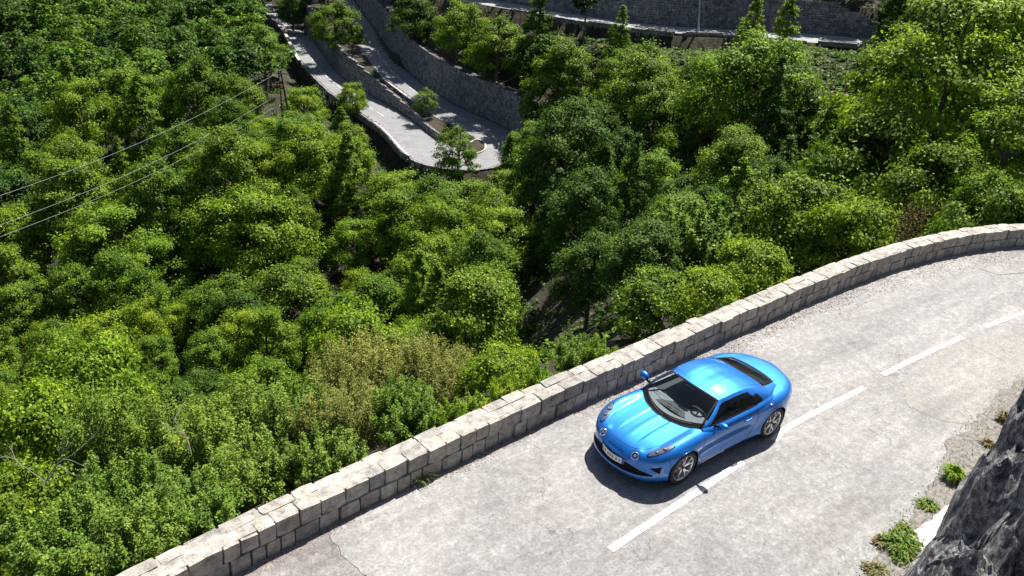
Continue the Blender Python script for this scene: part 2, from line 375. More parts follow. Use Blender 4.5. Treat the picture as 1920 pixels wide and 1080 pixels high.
def terrain(X):
    X = np.asarray(X, float).reshape(-1, 2); res = np.zeros(len(X))
    for k in range(0, len(X), 3000):
        x = X[k:k + 3000]; z = tps(x)
        for A, B in ROADS:
            Ce = (A + B) / 2; hw = np.linalg.norm(A[:, :2] - B[:, :2], axis=1) / 2
            i, d = nearest(x, Ce)
            e = d - hw[i]
            # which side: inner (uphill) or outer
            T_ = np.gradient(Ce[:, :2], axis=0); Nl = np.c_[-T_[:, 1], T_[:, 0]]; Nl /= np.linalg.norm(Nl, axis=1)[:, None]
            if np.median((Nl * (B - A)[:, :2]).sum(1)) < 0: Nl = -Nl
            side = ((x - Ce[i, :2]) * Nl[i]).sum(1)     # >0 towards B
            zr = Ce[i, 2] - 0.12
            if A is LOs:
                up_ = (side < 0) & (i > I_BEND)          # hill wall stands on the outer edge of the climbing leg
                near_in = (side > 0) | (i < I_BEND)
                t = smoothstep(0.6, 7, e)
                zz = zr * (1 - t) + z * t
                zz = np.where((side < 0) & (i <= I_BEND), (zr - 3.0 * smoothstep(0.3, 0.9, e)) * (1 - t) + np.minimum(z, zr - 1.5) * t, zz)
                tw = smoothstep(2.2, 10, e)
                zu = (zr + 5.2) * (1 - tw) + np.maximum(z, zr + 4) * tw
                zz = np.where(up_ & (e > 1.9), zu, np.where(up_, zr, zz))
                far = e > 14
                z = np.where(far, z, zz)
            else:
                t = smoothstep(0.6, 6, e); zz = zr * (1 - t) + z * t
                zz = np.where((side < 0), (zr - 2.0 * smoothstep(0.3, 0.9, e)) * (1 - t) + np.minimum(z, zr - 1.5) * t, zz)
                tw = smoothstep(2.4, 9, e)
                zz = np.where((side > 0) & (e <= 2.1), zr, zz); zz = np.where((side > 0) & (e > 2.1), (zr + 4.1) * (1 - tw) + np.maximum(z, zr + 5) * tw, zz)
                z = np.where(e > 12, z, zz)
        # the near road bench
        i, d = nearest(x, Wsub)
        o = ((x - Wsub[i, :2]) * WNs[i]).sum(1)
        ds = np.where(o > 0, d, -d)
        slope = -0.9 - 0.72 * np.maximum(ds - 0.5, 0)
        t = smoothstep(9, 20, ds)
        zn = slope * (1 - t) + z * t
        z = np.where(ds > 0.35, zn, np.where(ds > -60, np.minimum(-0.30 + 0.85 * np.maximum(0, -ds - 8.0), 30.0 if False else 4.5 + 0 * ds), z))
        res[k:k + 3000] = z
    return res
def hz(x, y): return float(terrain([(x, y)])[0])

def add_noise(P, amp, sc):
    for i in range(len(P)):
        P[i, 2] += amp * noise.fractal(Vector((P[i, 0] * sc, P[i, 1] * sc, 0.3)), 1.0, 2.0, 4)
gs = np.concatenate([np.linspace(-60, 8, 18)[:-1], np.linspace(8, 60, 95)[:-1], np.linspace(60, 175, 190)[:-1], np.linspace(175, 420, 60)])
gt = np.concatenate([np.linspace(-300, -90, 30)[:-1], np.linspace(-90, 80, 230)[:-1], np.linspace(80, 300, 30)])
G = np.zeros((len(gs), len(gt), 3))
for i, s_ in enumerate(gs):
    X = np.array([xy(s_, t_) for t_ in gt]); G[i, :, :2] = X
flat = G.reshape(-1, 3); flat[:, 2] = terrain(flat[:, :2])
dw = nearest_d = None
mask_i = np.concatenate([nearest(flat[k:k + 4000, :2], Wsub)[1] for k in range(0, len(flat), 4000)])
rd = np.full(len(flat), 1e9)
for A, B in ROADS:
    Ce = (A + B) / 2; hw = np.linalg.norm(A[:, :2] - B[:, :2], axis=1) / 2
    for k in range(0, len(flat), 4000):
        i, d = nearest(flat[k:k + 4000, :2], Ce); rd[k:k + 4000] = np.minimum(rd[k:k + 4000], d - hw[i])
for k in range(len(flat)):
    if rd[k] > 1.2 and flat[k, 2] < -0.5:
        flat[k, 2] += 0.55 * noise.fractal(Vector((flat[k, 0] * 0.22, flat[k, 1] * 0.22, 0.3)), 1.0, 2.0, 4) * min(1, (rd[k] - 1.2) / 3)
mb = MB(); mb.grid(flat.reshape(G.shape))
hill = mb.build('hillside', M_SOIL, smooth=True); tag(hill, 'steep wooded hillside and gully below the mountain road', kind='structure')

# ------------------------------------------------------------------ near road
ROAD_N = 150
Wr, Ir = resample(WALL, n=ROAD_N), resample(INNER, n=ROAD_N)
mb = MB(); mb.grid([[tuple(Wr[i] * (1 - t) + Ir[i] * t) + (0.0,) for t in np.linspace(-0.02, 1.22, 14)] for i in range(ROAD_N)], flip=True)
road = mb.build('road', M_ROAD); tag(road, 'bleached grey mountain road curving along the stone parapet', kind='structure')

def ground_poly(pts, z, name, mat, parent, jag=0.03, step=0.12):
    P = resample(np.array(pts + [pts[0]], float), step)[:-1]
    Q = []
    for p in P:
        v = Vector((p[0] * 4, p[1] * 4, 3.1)); Q.append((p[0] + jag * noise.noise(v) * 2, p[1] + jag * noise.noise(v + Vector((9, 9, 9))) * 2, z))
    mb = MB(); mb.add(Q, [tuple(range(len(Q)))]); return mb.build(name, mat, parent)
# worn patches in the surface
pp = lambda L: [tuple(atz(u, v, 0)[:2]) for u, v in L]
ground_poly(pp([(610, 990), (548, 1022), (440, 1082), (300, 1160), (560, 1290), (760, 1160), (690, 1085), (640, 1040)]), 0.004, 'asphalt_patch', M_PATCH, road, 0.03)
ground_poly(pp([(1690, 715), (1790, 640), (1850, 630), (1990, 600), (2090, 690), (1930, 780), (1850, 800), (1760, 790), (1700, 760)]), 0.004, 'asphalt_patch', M_PATCH2, road, 0.06)

# centre line dashes
cl = catmull([tuple(atz(u, v, 0)[:2]) for u, v in [(900, 1200), (1020, 1118), (1143, 1032), (1390, 868), (1450, 828), (1480, 800), (1619, 727.5), (1656, 703), (1730, 666), (1803, 633), (1845, 614), (1920, 587), (2000, 566)]], 12)
cl = smooth(resample(cl, 0.1), 8)
def clseg(a, b):
    i = nearest(np.array([a]), cl)[0][0]; j = nearest(np.array([b]), cl)[0][0]; return cl[min(i, j):max(i, j) + 1]
segs = [((1143, 1032), (1390, 868)), ((1450, 828), (1619, 727.5)), ((1656, 703), (1803, 633)), ((1845, 614), (1960, 575)), ((920, 1185), (1060, 1090))]
for a, b in segs:
    L = clseg(atz(*a, 0)[:2], atz(*b, 0)[:2]); nn = normals2(L); mb = MB()
    P = []
    for k in range(len(L)):
        j1 = 0.02 * noise.fractal(Vector((L[k][0] * 5, 0, 1)), 1, 2, 4); j2 = 0.02 * noise.fractal(Vector((L[k][0] * 5, 5, 1)), 1, 2, 4)
        P.append([tuple(L[k] - nn[k] * (0.062 + j1)) + (0.009,), tuple(L[k] + nn[k] * (0.062 + j2)) + (0.009,)])
    mb.grid(P); mb.build('lane_dash', M_LINE, road)

# crack lines in the asphalt
M_CRACK = simple('crack', (0.10, 0.09, 0.085), 1.0)
mb = MB()
for path, wd in [([(1835, 503), (1870, 515), (1925, 510)], 0.016), ([(612, 990), (640, 1040), (690, 1085)], 0.008),
                 ([(1800, 640), (1840, 655), (1905, 690)], 0.006)]:
    L = smooth(resample(np.array([atz(u, v, 0)[:2] for u, v in path]), 0.06), 2); nn = normals2(L)
    P = []
    for k in range(len(L)):
        o = 0.06 * noise.fractal(Vector((L[k][0] * 3, L[k][1] * 3, 2)), 1.0, 2.0, 4); ww = wd * (0.35 + abs(noise.noise(Vector((L[k][0] * 7, L[k][1] * 7, 8)))))
        c = L[k] + nn[k] * o; P.append([tuple(c - nn[k] * ww) + (0.0065,), tuple(c + nn[k] * ww) + (0.0065,)])
    mb.grid(P)
tag(mb.build('crack', M_CRACK, road), kind='stuff')

# ------------------------------------------------------------------ parapet wall, stone by stone
TH, WH = 0.44, 0.56
wall = empty('parapet_wall', (WALL[60][0], WALL[60][1], 0))
tag(wall, 'low parapet wall of pale squared limestone blocks along the outer road edge', 'wall')
def put(o, parent):      # keep world position under a parent without rotation
    o.parent = parent; o.matrix_parent_inverse = Matrix.Translation(-Vector(parent.location)); return o
sL = arclen(WALL)
def wat(s):
    return (np.array([np.interp(s, sL, WALL[:, 0]), np.interp(s, sL, WALL[:, 1])]),
            np.array([np.interp(s, sL, WN[:, 0]), np.interp(s, sL, WN[:, 1])]))
# variants of a rough stone in unit box [-.5,.5]^3
def stone_mesh(seed, rough=0.075):
    rs = random.Random(seed); bm = bmesh.new()
    bmesh.ops.create_cube(bm, size=1.0)
    bmesh.ops.subdivide_edges(bm, edges=bm.edges[:], cuts=1, use_grid_fill=True)
    for v in bm.verts:
        e = sum(abs(c) > 0.49 for c in v.co)
        k = {3: 0.94, 2: 0.975, 1: 1.0, 0: 1.0}[e]
        v.co *= k
        v.co += Vector((rs.uniform(-1, 1), rs.uniform(-1, 1), rs.uniform(-1, 1))) * rough * (0.55 if e == 1 else 0.4)
    me = bpy.data.meshes.new('stone'); bm.to_mesh(me); bm.free()
    a = me.attributes.new('var', 'FLOAT', 'FACE'); a.data.foreach_set('value', [rs.random()] * len(me.polygons))
    me.materials.append(M_WALL); return me
STV = [stone_mesh(i) for i in range(18)]
def put_stone(s0, s1, o0, o1, z0, z1, gap=0.012, par=wall):
    """stone between arc lengths, outward offsets and heights"""
    p, n = wat((s0 + s1) / 2); t = np.array([n[1], -n[0]])
    c = p + n * (o0 + o1) / 2
    o = link('stone', random.choice(STV)); 
    o.matrix_world = Matrix(((t[0] * (s1 - s0 - gap), n[0] * (o1 - o0), 0, c[0]), (t[1] * (s1 - s0 - gap), n[1] * (o1 - o0), 0, c[1]), (0, 0, (z1 - z0 - gap), (z0 + z1) / 2), (0, 0, 0, 1)))
    m_ = o.matrix_world.copy(); o.parent = par; o.matrix_parent_inverse = Matrix.Identity(4)
    o.matrix_basis = Matrix.Translation(-Vector(par.location)) @ m_
    return o
sN0 = sL[nearest(np.array([(9.6, -1.05)]), WALL)[0][0]]; sN1 = sL[nearest(np.array([(-19.5, 1.2)]), WALL)[0][0]]
count = 0
s = sN0
while s < sN1:                                    # cap course: full thickness on the sunny left end, face stones further on
    big = s < sN0 + 9
    L = random.uniform(0.24, 0.50) if big else random.uniform(0.20, 0.40)
    dz = random.uniform(-0.022, 0.012)
    put_stone(s, s + L, -0.02 + random.uniform(-0.02, 0.02), 0.25, 0.27 + random.uniform(-.015, .015), WH + dz, 0.014); count += 1; s += L
s = sN0
while s < sN1:                                    # outer half of the top course
    L = random.uniform(0.35, 0.75); put_stone(s, s + L, 0.235, TH + random.uniform(-0.015, 0.03), 0.2, WH + random.uniform(-0.022, 0.010), 0.010); s += L
for z0, z1 in ((-0.03, 0.275),):
    s = sN0 + 0.1
    while s < sN1:
        L = random.uniform(0.22, 0.42); put_stone(s, s + L, -0.02 + random.uniform(-0.015, 0.02), 0.2, z0, z1, 0.02); count += 1; s += L
# mortar core, and the outer retaining face that carries the road
P = []
for s_ in np.arange(sN0, sN1, 0.25):
    p, n = wat(s_)
    P.append([tuple(p + n * 0.022) + (-0.05,), tuple(p + n * 0.022) + (WH - 0.03,), tuple(p + n * (TH - 0.02)) + (WH - 0.03,), tuple(p + n * (TH - 0.02)) + (-0.4,)])
mb = MB(); mb.grid(P); put(mb.build('mortar_core', M_MORTAR), wall)
mb = MB(); mb.grid([[tuple(np.array(r[1][:2]) * (1 - f) + np.array(r[2][:2]) * f) + (WH - 0.022 + 0.010 * noise.noise(Vector((r[1][0] * 5, f * 3, 0))),) for f in (0.04, .3, .6, .94)] for r in P]); put(mb.build('cap_mortar', M_CAPM), wall)
mb = MB()
z = -0.40
for row in range(9):
    z1 = -0.02 + 0.29 - row * 0.3
    s = sN0
    while s < sN1:
        L = random.uniform(0.4, 0.7); p, n = wat(s + L / 2); t = np.array([n[1], -n[0]])
        c = p + n * (TH - 0.06 + row * 0.03)
        mb.box((c[0], c[1], z1 - 0.15), (t[0] * (L / 2 - 0.01), t[1] * (L / 2 - 0.01), 0), (n[0] * 0.07, n[1] * 0.07, 0), (0, 0, 0.14), random.random(), 0.01); s += L
o = put(mb.build('outer_face_stones', M_WALL), wall); tag(o, kind='stuff')
# wall carried on beyond the frame as coarse blocks
mb = MB()
for a, b in ((0.3, sN0), (sN1, sL[-1] - 0.3)):
    s = a
    while s < b - 0.3:
        L = min(random.uniform(0.5, 0.8), b - s); p, n = wat(s + L / 2); t = np.array([n[1], -n[0]]); c = p + n * TH / 2
        for zc in (0.13, 0.415): mb.box((c[0], c[1], zc), (t[0] * (L / 2 - 0.008), t[1] * (L / 2 - 0.008), 0), (n[0] * TH / 2, n[1] * TH / 2, 0), (0, 0, 0.137), random.random(), 0.012)
        s += L
o = put(mb.build('distant_stones', M_WALL), wall); tag(o, kind='stuff')

# debris along the foot of the wall: grit, dry leaves
M_GRIT = mat_stone('grit', (0.16, 0.12, 0.10), (0.36, 0.29, 0.24), (0.34, 0.20, 0.13), 30, 0.1, 0.005)
mb = MB()
for i in range(7500):
    s_ = random.uniform(sN0, sN1); p, n = wat(s_); t = np.array([n[1], -n[0]])
    wid = 0.10 + 0.35 * smoothstep(6, 14, s_ - sN0) + 0.35 * smoothstep(15, 24, s_ - sN0) + 0.08 * math.sin(s_ * 1.7)
    off = 0.03 + abs(random.gauss(0, 1)) * wid * 0.6
    c = p - n * off; r = random.uniform(0.006, 0.022) * (0.7 if random.random() < .6 else 1.1); a = random.uniform(0, 6.28)
    ca, sa = math.cos(a) * r, math.sin(a) * r; h = random.uniform(0.003, 0.012)
    mb.add([(c[0] - ca, c[1] - sa, 0.002), (c[0] + sa, c[1] - ca, 0.002), (c[0] + ca * 1.3, c[1] + sa * 1.3, 0.002 + h * .5), (c[0] - sa, c[1] + ca, 0.002), (c[0], c[1], 0.004 + h)],
           [(0, 1, 4), (1, 2, 4), (2, 3, 4), (3, 0, 4)], random.random())
tag(mb.build('roadside_grit', M_GRIT), 'reddish grit and dry leaves gathered along the foot of the parapet wall', 'debris', kind='stuff')
mb = MB()
iL = arclen(INNER)
for i in range(1500):
    s_ = random.uniform(16, iL[-1] - 3); p = np.array([np.interp(s_, iL, INNER[:, 0]), np.interp(s_, iL, INNER[:, 1])])
    q = np.array([np.interp(s_ + .1, iL, INNER[:, 0]), np.interp(s_ + .1, iL, INNER[:, 1])]) - p; q /= np.linalg.norm(q); n = np.array([q[1], -q[0]])
    if n[1] > 0: n = -n
    c = p + n * (abs(random.gauss(0, 1)) * 0.22 - 0.1); r = random.uniform(0.006, 0.017)
    a = random.uniform(0, 6.28); ca, sa = math.cos(a) * r, math.sin(a) * r; h = random.uniform(0.006, 0.02)
    mb.add([(c[0] - ca, c[1] - sa, 0.002), (c[0] + sa, c[1] - ca, 0.002), (c[0] + ca * 1.3, c[1] + sa * 1.3, 0.002), (c[0] - sa, c[1] + ca, 0.002), (c[0], c[1], 0.004 + h)],
           [(0, 1, 4), (1, 2, 4), (2, 3, 4), (3, 0, 4)], random.random())
tag(mb.build('verge_gravel', M_GRIT), 'loose gravel scattered along the inner road edge under the dark rock', 'gravel', kind='stuff')

# dirt washed over the asphalt at the foot of the rock
M_DIRT = mat_stone('verge_dirt', (0.15, 0.138, 0.128), (0.26, 0.245, 0.23), (0.22, 0.18, 0.15), 12.0, 0.8, 0.02)
Lv = resample(INNER, 0.12)[60:-20]; nv_ = normals2(Lv); P = []
for k in range(len(Lv)):
    n = nv_[k] if nv_[k][1] < 0 else -nv_[k]; f = Vector((Lv[k][0] * 1.1, Lv[k][1] * 1.1, 5)); wdt = 0.16 + 0.30 * abs(noise.fractal(f, 1, 2.2, 5)) + .05 * noise.noise(f * 9)
    P.append([tuple(Lv[k] + n * wdt) + (0.010,), tuple(Lv[k] + n * wdt * .4) + (0.022,), tuple(Lv[k] - n * .9) + (0.022,)])
mb = MB(); mb.grid(P); vd = mb.build('verge_dirt', M_DIRT, road)
# pale concrete gutter slab under the rock
g = pp([(1712, 1002), (1745, 975), (1778, 950), (1802, 922), (1835, 925), (1800, 985), (1760, 1030), (1715, 1045)])
g = resample(np.array(g + [g[0]]), 0.08)[:-1]; g = [tuple(p + 0.05 * np.array([noise.noise(Vector((p[0] * 4, p[1] * 4, 1))), noise.noise(Vector((p[0] * 4, p[1] * 4, 9)))])) for p in g]
mb = MB(); n_ = len(g); mb.add([(*p, 0.0) for p in g] + [(*p, 0.055) for p in g], [tuple(range(n_, 2 * n_))[::1]] + [(i, (i + 1) % n_, n_ + (i + 1) % n_, n_ + i) for i in range(n_)])
gut = mb.build('gutter_slab', M_CONC); tag(gut, 'bright pale concrete slab wedged between road edge and dark rock', 'slab')

# ------------------------------------------------------------------ dark rock outcrop (near, lower right)
edge_px = [(1600, 1190), (1650, 1130), (1690, 1080), (1722, 1040), (1748, 1012), (1775, 975), (1790, 935), (1800, 905), (1835, 868), (1868, 828), (1885, 790), (1902, 755), (1935, 715), (1990, 690), (2080, 690), (2200, 740)]
E3 = []
for k, (u, v) in enumerate(edge_px):
    zt = 0.9 + 0.35 * math.sin(k * 1.3) + (0.5 if k > 8 else 0)
    E3.append(atz(u, v, zt))
E3 = catmull(E3, 10); E3 = resample(E3, n=150)
Bk = np.array([0.72, 0.60]);                                       # direction up the rock, towards the camera's side
P = np.zeros((300, 200, 3)); E3 = resample(E3, n=300)
for i in range(300):
    e = E3[i]
    for j in range(200):
        if j < 18:                                                 # face dropping to the road
            f_ = 1 - j / 18.0; x = e[0] - Bk[0] * 0.18 * f_ * e[2]; y = e[1] - Bk[1] * 0.10 * f_ * e[2] - 0.0; zz = e[2] * (1 - f_) ** 0.8 - 0.1 * f_
            q = Vector((x, y, zz))
            nz = noise.fractal(q * 1.7, 1.0, 2.1, 5)
            P[i, j] = (x + 0.10 * nz * (1 - f_), y + 0.05 * nz, zz)
        else:
            b = ((j - 18) / 181.0) ** 1.25 * 9.5
            x = e[0] + Bk[0] * b; y = e[1] + Bk[1] * b
            lean = (x * 0.75 - y * 0.65)
            zz = e[2] + 0.46 * b + 0.10 * min(b, 1.0)
            q = Vector((x * 0.8, y * 0.8, zz * 0.5))
            k = smoothstep(0.0, 0.5, b)
            w1 = Vector((lean * 0.95, (x + y) * 0.55, zz * .5)); w1 += Vector((1, 1, 1)) * 0.35 * noise.noise(q * 1.5)
            d1 = noise.voronoi(w1)[0]; d2 = noise.voronoi(w1 * 2.7 + Vector((3, 1, 2)))[0]; d3 = noise.voronoi(w1 * 6.5)[0]
            nz = noise.fractal(q * 2.3, 1.0, 2.2, 6)
            zz += (0.85 * (d1[0] - .25) - 0.30 * (d1[1] - d1[0]) + 0.30 * (d2[0] - .3) + 0.20 * d3[0] - 0.10 * min(1.0, 6 * (d2[1] - d2[0])) + 0.20 * nz) * k
            x += 0.16 * noise.noise(w1 * 3) * k; y += 0.16 * noise.noise(w1 * 3 + Vector((7, 7, 7))) * k
            P[i, j] = (x, y, zz)
Pc = P.reshape(-1, 3)
mb = MB(); mb.grid(P, flip=True)
rock = mb.build('rock_outcrop', M_ROCK); tag(rock, 'dark streaked craggy rock outcrop filling the lower right corner', 'rock')

# ------------------------------------------------------------------ far roads, their walls and parapets
mb = MB(); mb.grid(sheet(LOs, LIp, 9), flip=False)
hroad = mb.build('hairpin_road', M_FARROAD); tag(hroad, 'grey hairpin road doubling back on the far hillside', kind='structure')
mb = MB(); mb.grid(sheet(UNs, UFp, 7)); uroad = mb.build('upper_road', M_UPROAD); tag(uroad, 'narrow grey road crossing the hillside at the top', kind='structure')
def offs(A, B, f): return A * (1 - f) + B * f
def dashes(A, B, f, a, b, dl, gp, parent, name='lane_dash', w_=0.13):
    L = resample(offs(A, B, f)[a:b], 0.4); nn = normals2(L); s_ = arclen(L); x = 0
    while x < s_[-1] - dl:
        k0, k1 = np.searchsorted(s_, x), np.searchsorted(s_, x + dl)
        P = [[tuple(L[k][:2] - nn[k] * w_ / 2) + (L[k][2] + 0.02,), tuple(L[k][:2] + nn[k] * w_ / 2) + (L[k][2] + 0.02,)] for k in range(k0, k1 + 1)]
        if len(P) > 1: mb = MB(); mb.grid(P); mb.build(name, M_LINE, parent)
        x += dl + gp
dashes(LOs, LIp, 0.50, 3, 70, 3.0, 1.6, hroad)
dashes(LOs, LIp, 0.50, 96, 156, 3.0, 1.6, hroad)

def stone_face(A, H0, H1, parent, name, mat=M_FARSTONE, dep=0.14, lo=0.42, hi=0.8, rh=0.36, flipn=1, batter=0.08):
    """real stones laid in courses on the line A (x,y,z), each proud of its joints"""
    mb = MB(); nn = normals2(A) * flipn; s_ = arclen(A)
    H0 = np.broadcast_to(np.asarray(H0, float), (len(A),)); H1 = np.broadcast_to(np.asarray(H1, float), (len(A),))
    z = 0.0; top = float((H1 - H0).max())
    while z < top:
        h = rh * random.uniform(0.8, 1.25); x = random.uniform(0, 0.3)
        while x < s_[-1] - 0.2:
            L = random.uniform(lo, hi); xm = x + L / 2
            hh = np.interp(xm, s_, H1 - H0)
            if z < hh:
                c = np.array([np.interp(xm, s_, A[:, k]) for k in range(3)]); n = np.array([np.interp(xm, s_, nn[:, k]) for k in range(2)]); n /= np.linalg.norm(n)
                t = np.array([-n[1], n[0]]); zz = np.interp(xm, s_, H0) + z + h / 2; pr = random.uniform(-0.04, 0.06)
                c2 = c[:2] - n * (batter * z) + n * pr
                mb.box((c2[0], c2[1], c[2] + zz), (t[0] * (L / 2 - 0.025), t[1] * (L / 2 - 0.025), 0), (n[0] * dep, n[1] * dep, 0), (0, 0, h / 2 - 0.02), random.random(), 0.035)
            x += L
        z += h
    o = mb.build(name, mat, parent); tag(o, kind='stuff'); return o
def core(A, H0, H1, thick, parent, flipn=1, mat=M_FARMORTAR, batter=0.08):
    nn = normals2(A) * flipn; H0 = np.broadcast_to(np.asarray(H0, float), (len(A),)); H1 = np.broadcast_to(np.asarray(H1, float), (len(A),))
    P = []
    for k in range(len(A)):
        n = nn[k]; p = A[k]; hh = H1[k] - H0[k]; bt = batter * hh
        P.append([(p[0], p[1], p[2] + H0[k] - .3), (p[0] - n[0] * bt, p[1] - n[1] * bt, p[2] + H1[k] - 0.03), (p[0] - n[0] * (bt + thick), p[1] - n[1] * (bt + thick), p[2] + H1[k] - 0.03), (p[0] - n[0] * (bt + thick), p[1] - n[1] * (bt + thick), p[2] + H0[k] - .3)])
    mb = MB(); mb.grid(P); return mb.build('wall_core', mat, parent)
def side_n(A, towards):
    """+1 if normals2 points to the given point"""
    n = normals2(A); k = len(A) // 2
    return 1 if (n[k] @ (np.asarray(towards)[:2] - A[k, :2])) > 0 else -1
def outset(A, B, d):
    D = (A - B)[:, :2]; D /= np.linalg.norm(D, axis=1)[:, None]; Q = A.copy(); Q[:, :2] += D * d; return Q
# index of hairpin corner points on LOs
def oi_(u, v):
    q = [proj(p) for p in LOs]; return int(np.argmin([(a - u) ** 2 + (b - v) ** 2 for a, b in q]))
iA, iB, iC = oi_(779, 310), oi_(965, 293), oi_(958, 244)
# 1 big hill wall above the climbing leg
A = outset(LOs, LIp, 0.35)[iC - 6:159]
Hh = 5.3 * np.clip(np.linspace(0, 1, len(A)) * 12, 0.12, 1)
fl = side_n(A, LIp[(iC + 159) // 2])
wl = empty('hillside_retaining_wall', A[0]); tag(wl, 'tall curved grey stone retaining wall above the climbing leg of the hairpin', 'retaining wall')
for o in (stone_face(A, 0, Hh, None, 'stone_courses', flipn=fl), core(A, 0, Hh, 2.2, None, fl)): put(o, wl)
# wall continuing to the right beyond the bend
q0 = A[0]; ext = np.array([q0, atz(985, 236, q0[2] - .2), atz(1018, 226, q0[2] + .3)]); ext = resample(ext, n=14)
fl2 = side_n(ext, LOs[iB])
wl2 = empty('hillside_retaining_wall', ext[7]); tag(wl2, 'short end of stone retaining wall right of the hairpin bend, half hidden by trees', 'retaining wall')
for o in (stone_face(ext, 0, np.linspace(5.2, 3.5, 14), None, 'stone_courses', flipn=fl2), core(ext, 0, np.linspace(5.2, 3.5, 14), 2.0, None, fl2)): put(o, wl2)
# 2 outer wall below the lower leg and bend, with a low parapet
A = outset(LOs, LIp, 0.15)[2:iC - 4]
fl = -side_n(A, LIp[(iC) // 2])
wl3 = empty('lower_retaining_wall', A[len(A) // 2]); tag(wl3, 'stone wall holding up the outer edge of the lower road leg and bend', 'retaining wall')
for o in (stone_face(A, -2.6, 0.12, None, 'stone_courses', flipn=fl), core(A, -2.6, 0.12, 0.35, None, fl)): put(o, wl3)
# 3 wall between the two legs: foot on the lower leg, top at the upper one
def innr(u, v):
    return int(np.argmin([(a - u) ** 2 + (b - v) ** 2 for a, b in (proj(p) for p in LIs)]))
jA, jB, jC, jD = innr(568, 60), innr(826, 268), innr(836, 230), innr(666, 79)
Lf, Rf = LIs[jA:jB], LIs[jC:][::-1]
A = Lf.copy(); nn_, dd_ = nearest(A[:, :2], Rf)
A = outset(A, LOs[[nearest(A[k:k + 1, :2], LOs)[0][0] for k in range(len(A))]], 0.25)
Hh = np.clip(Rf[nn_, 2] - A[:, 2], 0.3, 6) + 0.15
Hh = smooth(np.c_[Hh, Hh], 4)[:, 0]
fl = side_n(A, LOs[iA - 20])
wl4 = empty('divider_retaining_wall', A[len(A) // 2]); tag(wl4, 'long stone retaining wall between the two legs of the hairpin', 'retaining wall')
for o in (stone_face(A, 0, Hh, None, 'stone_courses', flipn=fl), core(A, 0, Hh, 0.5, None, fl)): put(o, wl4)
# earth strip between the legs
mb = MB(); P = []
for k in range(len(A)):
    top = np.array([A[k, 0], A[k, 1], A[k, 2] + Hh[k] - 0.06]); r_ = Rf[nn_[k]].copy(); r_[2] -= 0.02; r_[:2] += (r_[:2] - top[:2]) * 0.05
    P.append([tuple(top + (r_ - top) * t + np.array([0, 0, 0.06 * math.sin(t * 3.1)])) for t in np.linspace(0, 1, 5)])
mb.grid(P); tag(mb.build('earth_strip', M_SOIL), 'narrow planted earth strip between the hairpin legs', kind='structure')
# kerbed tip of the island
tip = LZ([(880, 268, -32.8), (893, 262, -32.8), (905, 266, -32.9), (912, 274, -33), (910, 282, -33), (898, 288, -33), (882, 289, -33)])
tip = resample(catmull(tip, 5), n=30); c_ = tip.mean(0)
mb = MB(); P = []
for p in tip:
    d = (c_ - p); d[2] = 0; d /= np.linalg.norm(d)
    P.append([tuple(p + np.array([0, 0, -.05])), tuple(p + np.array([0, 0, .18])), tuple(p + d * 0.3 + np.array([0, 0, .18])), tuple(p + d * 0.3 + np.array([0, 0, .02]))])
mb.grid(P); k_ = mb.build('island_kerb', M_KERB); tag(k_, 'pale curved kerb round the tip of the hairpin island', 'kerb')
mb = MB(); mb.add([tuple(p + np.array([0, 0, 0.08])) for p in tip], [tuple(range(len(tip)))]); tag(mb.build('island_ground', M_SOIL), 'planted ground inside the hairpin island kerb', kind='structure')
# low parapet blocks along road edges
def parapet(A, B, u0, v0, u1, v1, lab, H=0.75, cap=True):
    q = np.array([proj(p) for p in A]); i = int(np.argmin(((q - (u0, v0)) ** 2).sum(1))); j = int(np.argmin(((q - (u1, v1)) ** 2).sum(1)))
    i, j = min(i, j), max(i, j)
    if j - i < 2: j = i + 2
    Bn = B[[nearest(A[k:k + 1, :2], B)[0][0] for k in range(i, j + 1)]]
    L = outset(A[i:j + 1], Bn, 0.12); L = resample(L, n=max(4, len(L)))
    t = empty('low_parapet', L[len(L) // 2]); tag(t, lab, 'parapet', 'low stone parapets along the far roads')
    f1 = side_n(L, Bn[len(Bn) // 2])
    put(stone_face(L, 0, H, None, 'inner_stones', flipn=f1, dep=0.10, rh=0.25, batter=0.0), t)
    Lo = L.copy(); Lo[:, :2] -= normals2(L) * f1 * 0.35
    put(stone_face(Lo, -0.3, H, None, 'outer_stones', flipn=-f1, dep=0.10, rh=0.25, batter=0.0), t)
    nn = normals2(L) * f1; P = []
    for k in range(len(L)):
        n = nn[k]; a = L[k][:2] + n * 0.14; b = L[k][:2] - n * 0.49
        P.append([(a[0], a[1], L[k][2] + H - .02), (a[0], a[1], L[k][2] + H + .10), (b[0], b[1], L[k][2] + H + .10), (b[0], b[1], L[k][2] + H - .02)])
    mb = MB(); mb.grid(P); n_ = len(mb.v); mb.add([P[0][0], P[0][1], P[0][2], P[0][3]], [(0, 1, 2, 3)]); mb.add([P[-1][0], P[-1][1], P[-1][2], P[-1][3]], [(3, 2, 1, 0)])
    put(mb.build('coping', M_KERB), t)
parapet(UNs, UFs, 1108, 44, 1145, 49, 'low dark stone parapet on the upper road just right of the dark conifer', 0.3)
parapet(UNs, UFs, 1212, 57, 1262, 66, 'low stone parapet on the upper road left of the tall pale pole', 0.3)
parapet(UNs, UFs, 1284, 67, 1350, 67, 'low stone parapet on the upper road at the foot of the tall pale pole', 0.3)
parapet(UNs, UFs, 1538, 81, 1606, 86, 'low stone parapet on the upper road above the ruined lower wall', 0.3)
parapet(UNs, UFs, 1619, 88, 1668, 91, 'rightmost low stone parapet of the upper road beside the big bright tree', 0.3)
parapet(LIs, LOs, 722, 154, 740, 170, 'short parapet block on the climbing hairpin leg nearest the leafy bank', 0.6)
parapet(LIs, LOs, 745, 173, 766, 186, 'short parapet block in the middle of the climbing hairpin leg', 0.6)
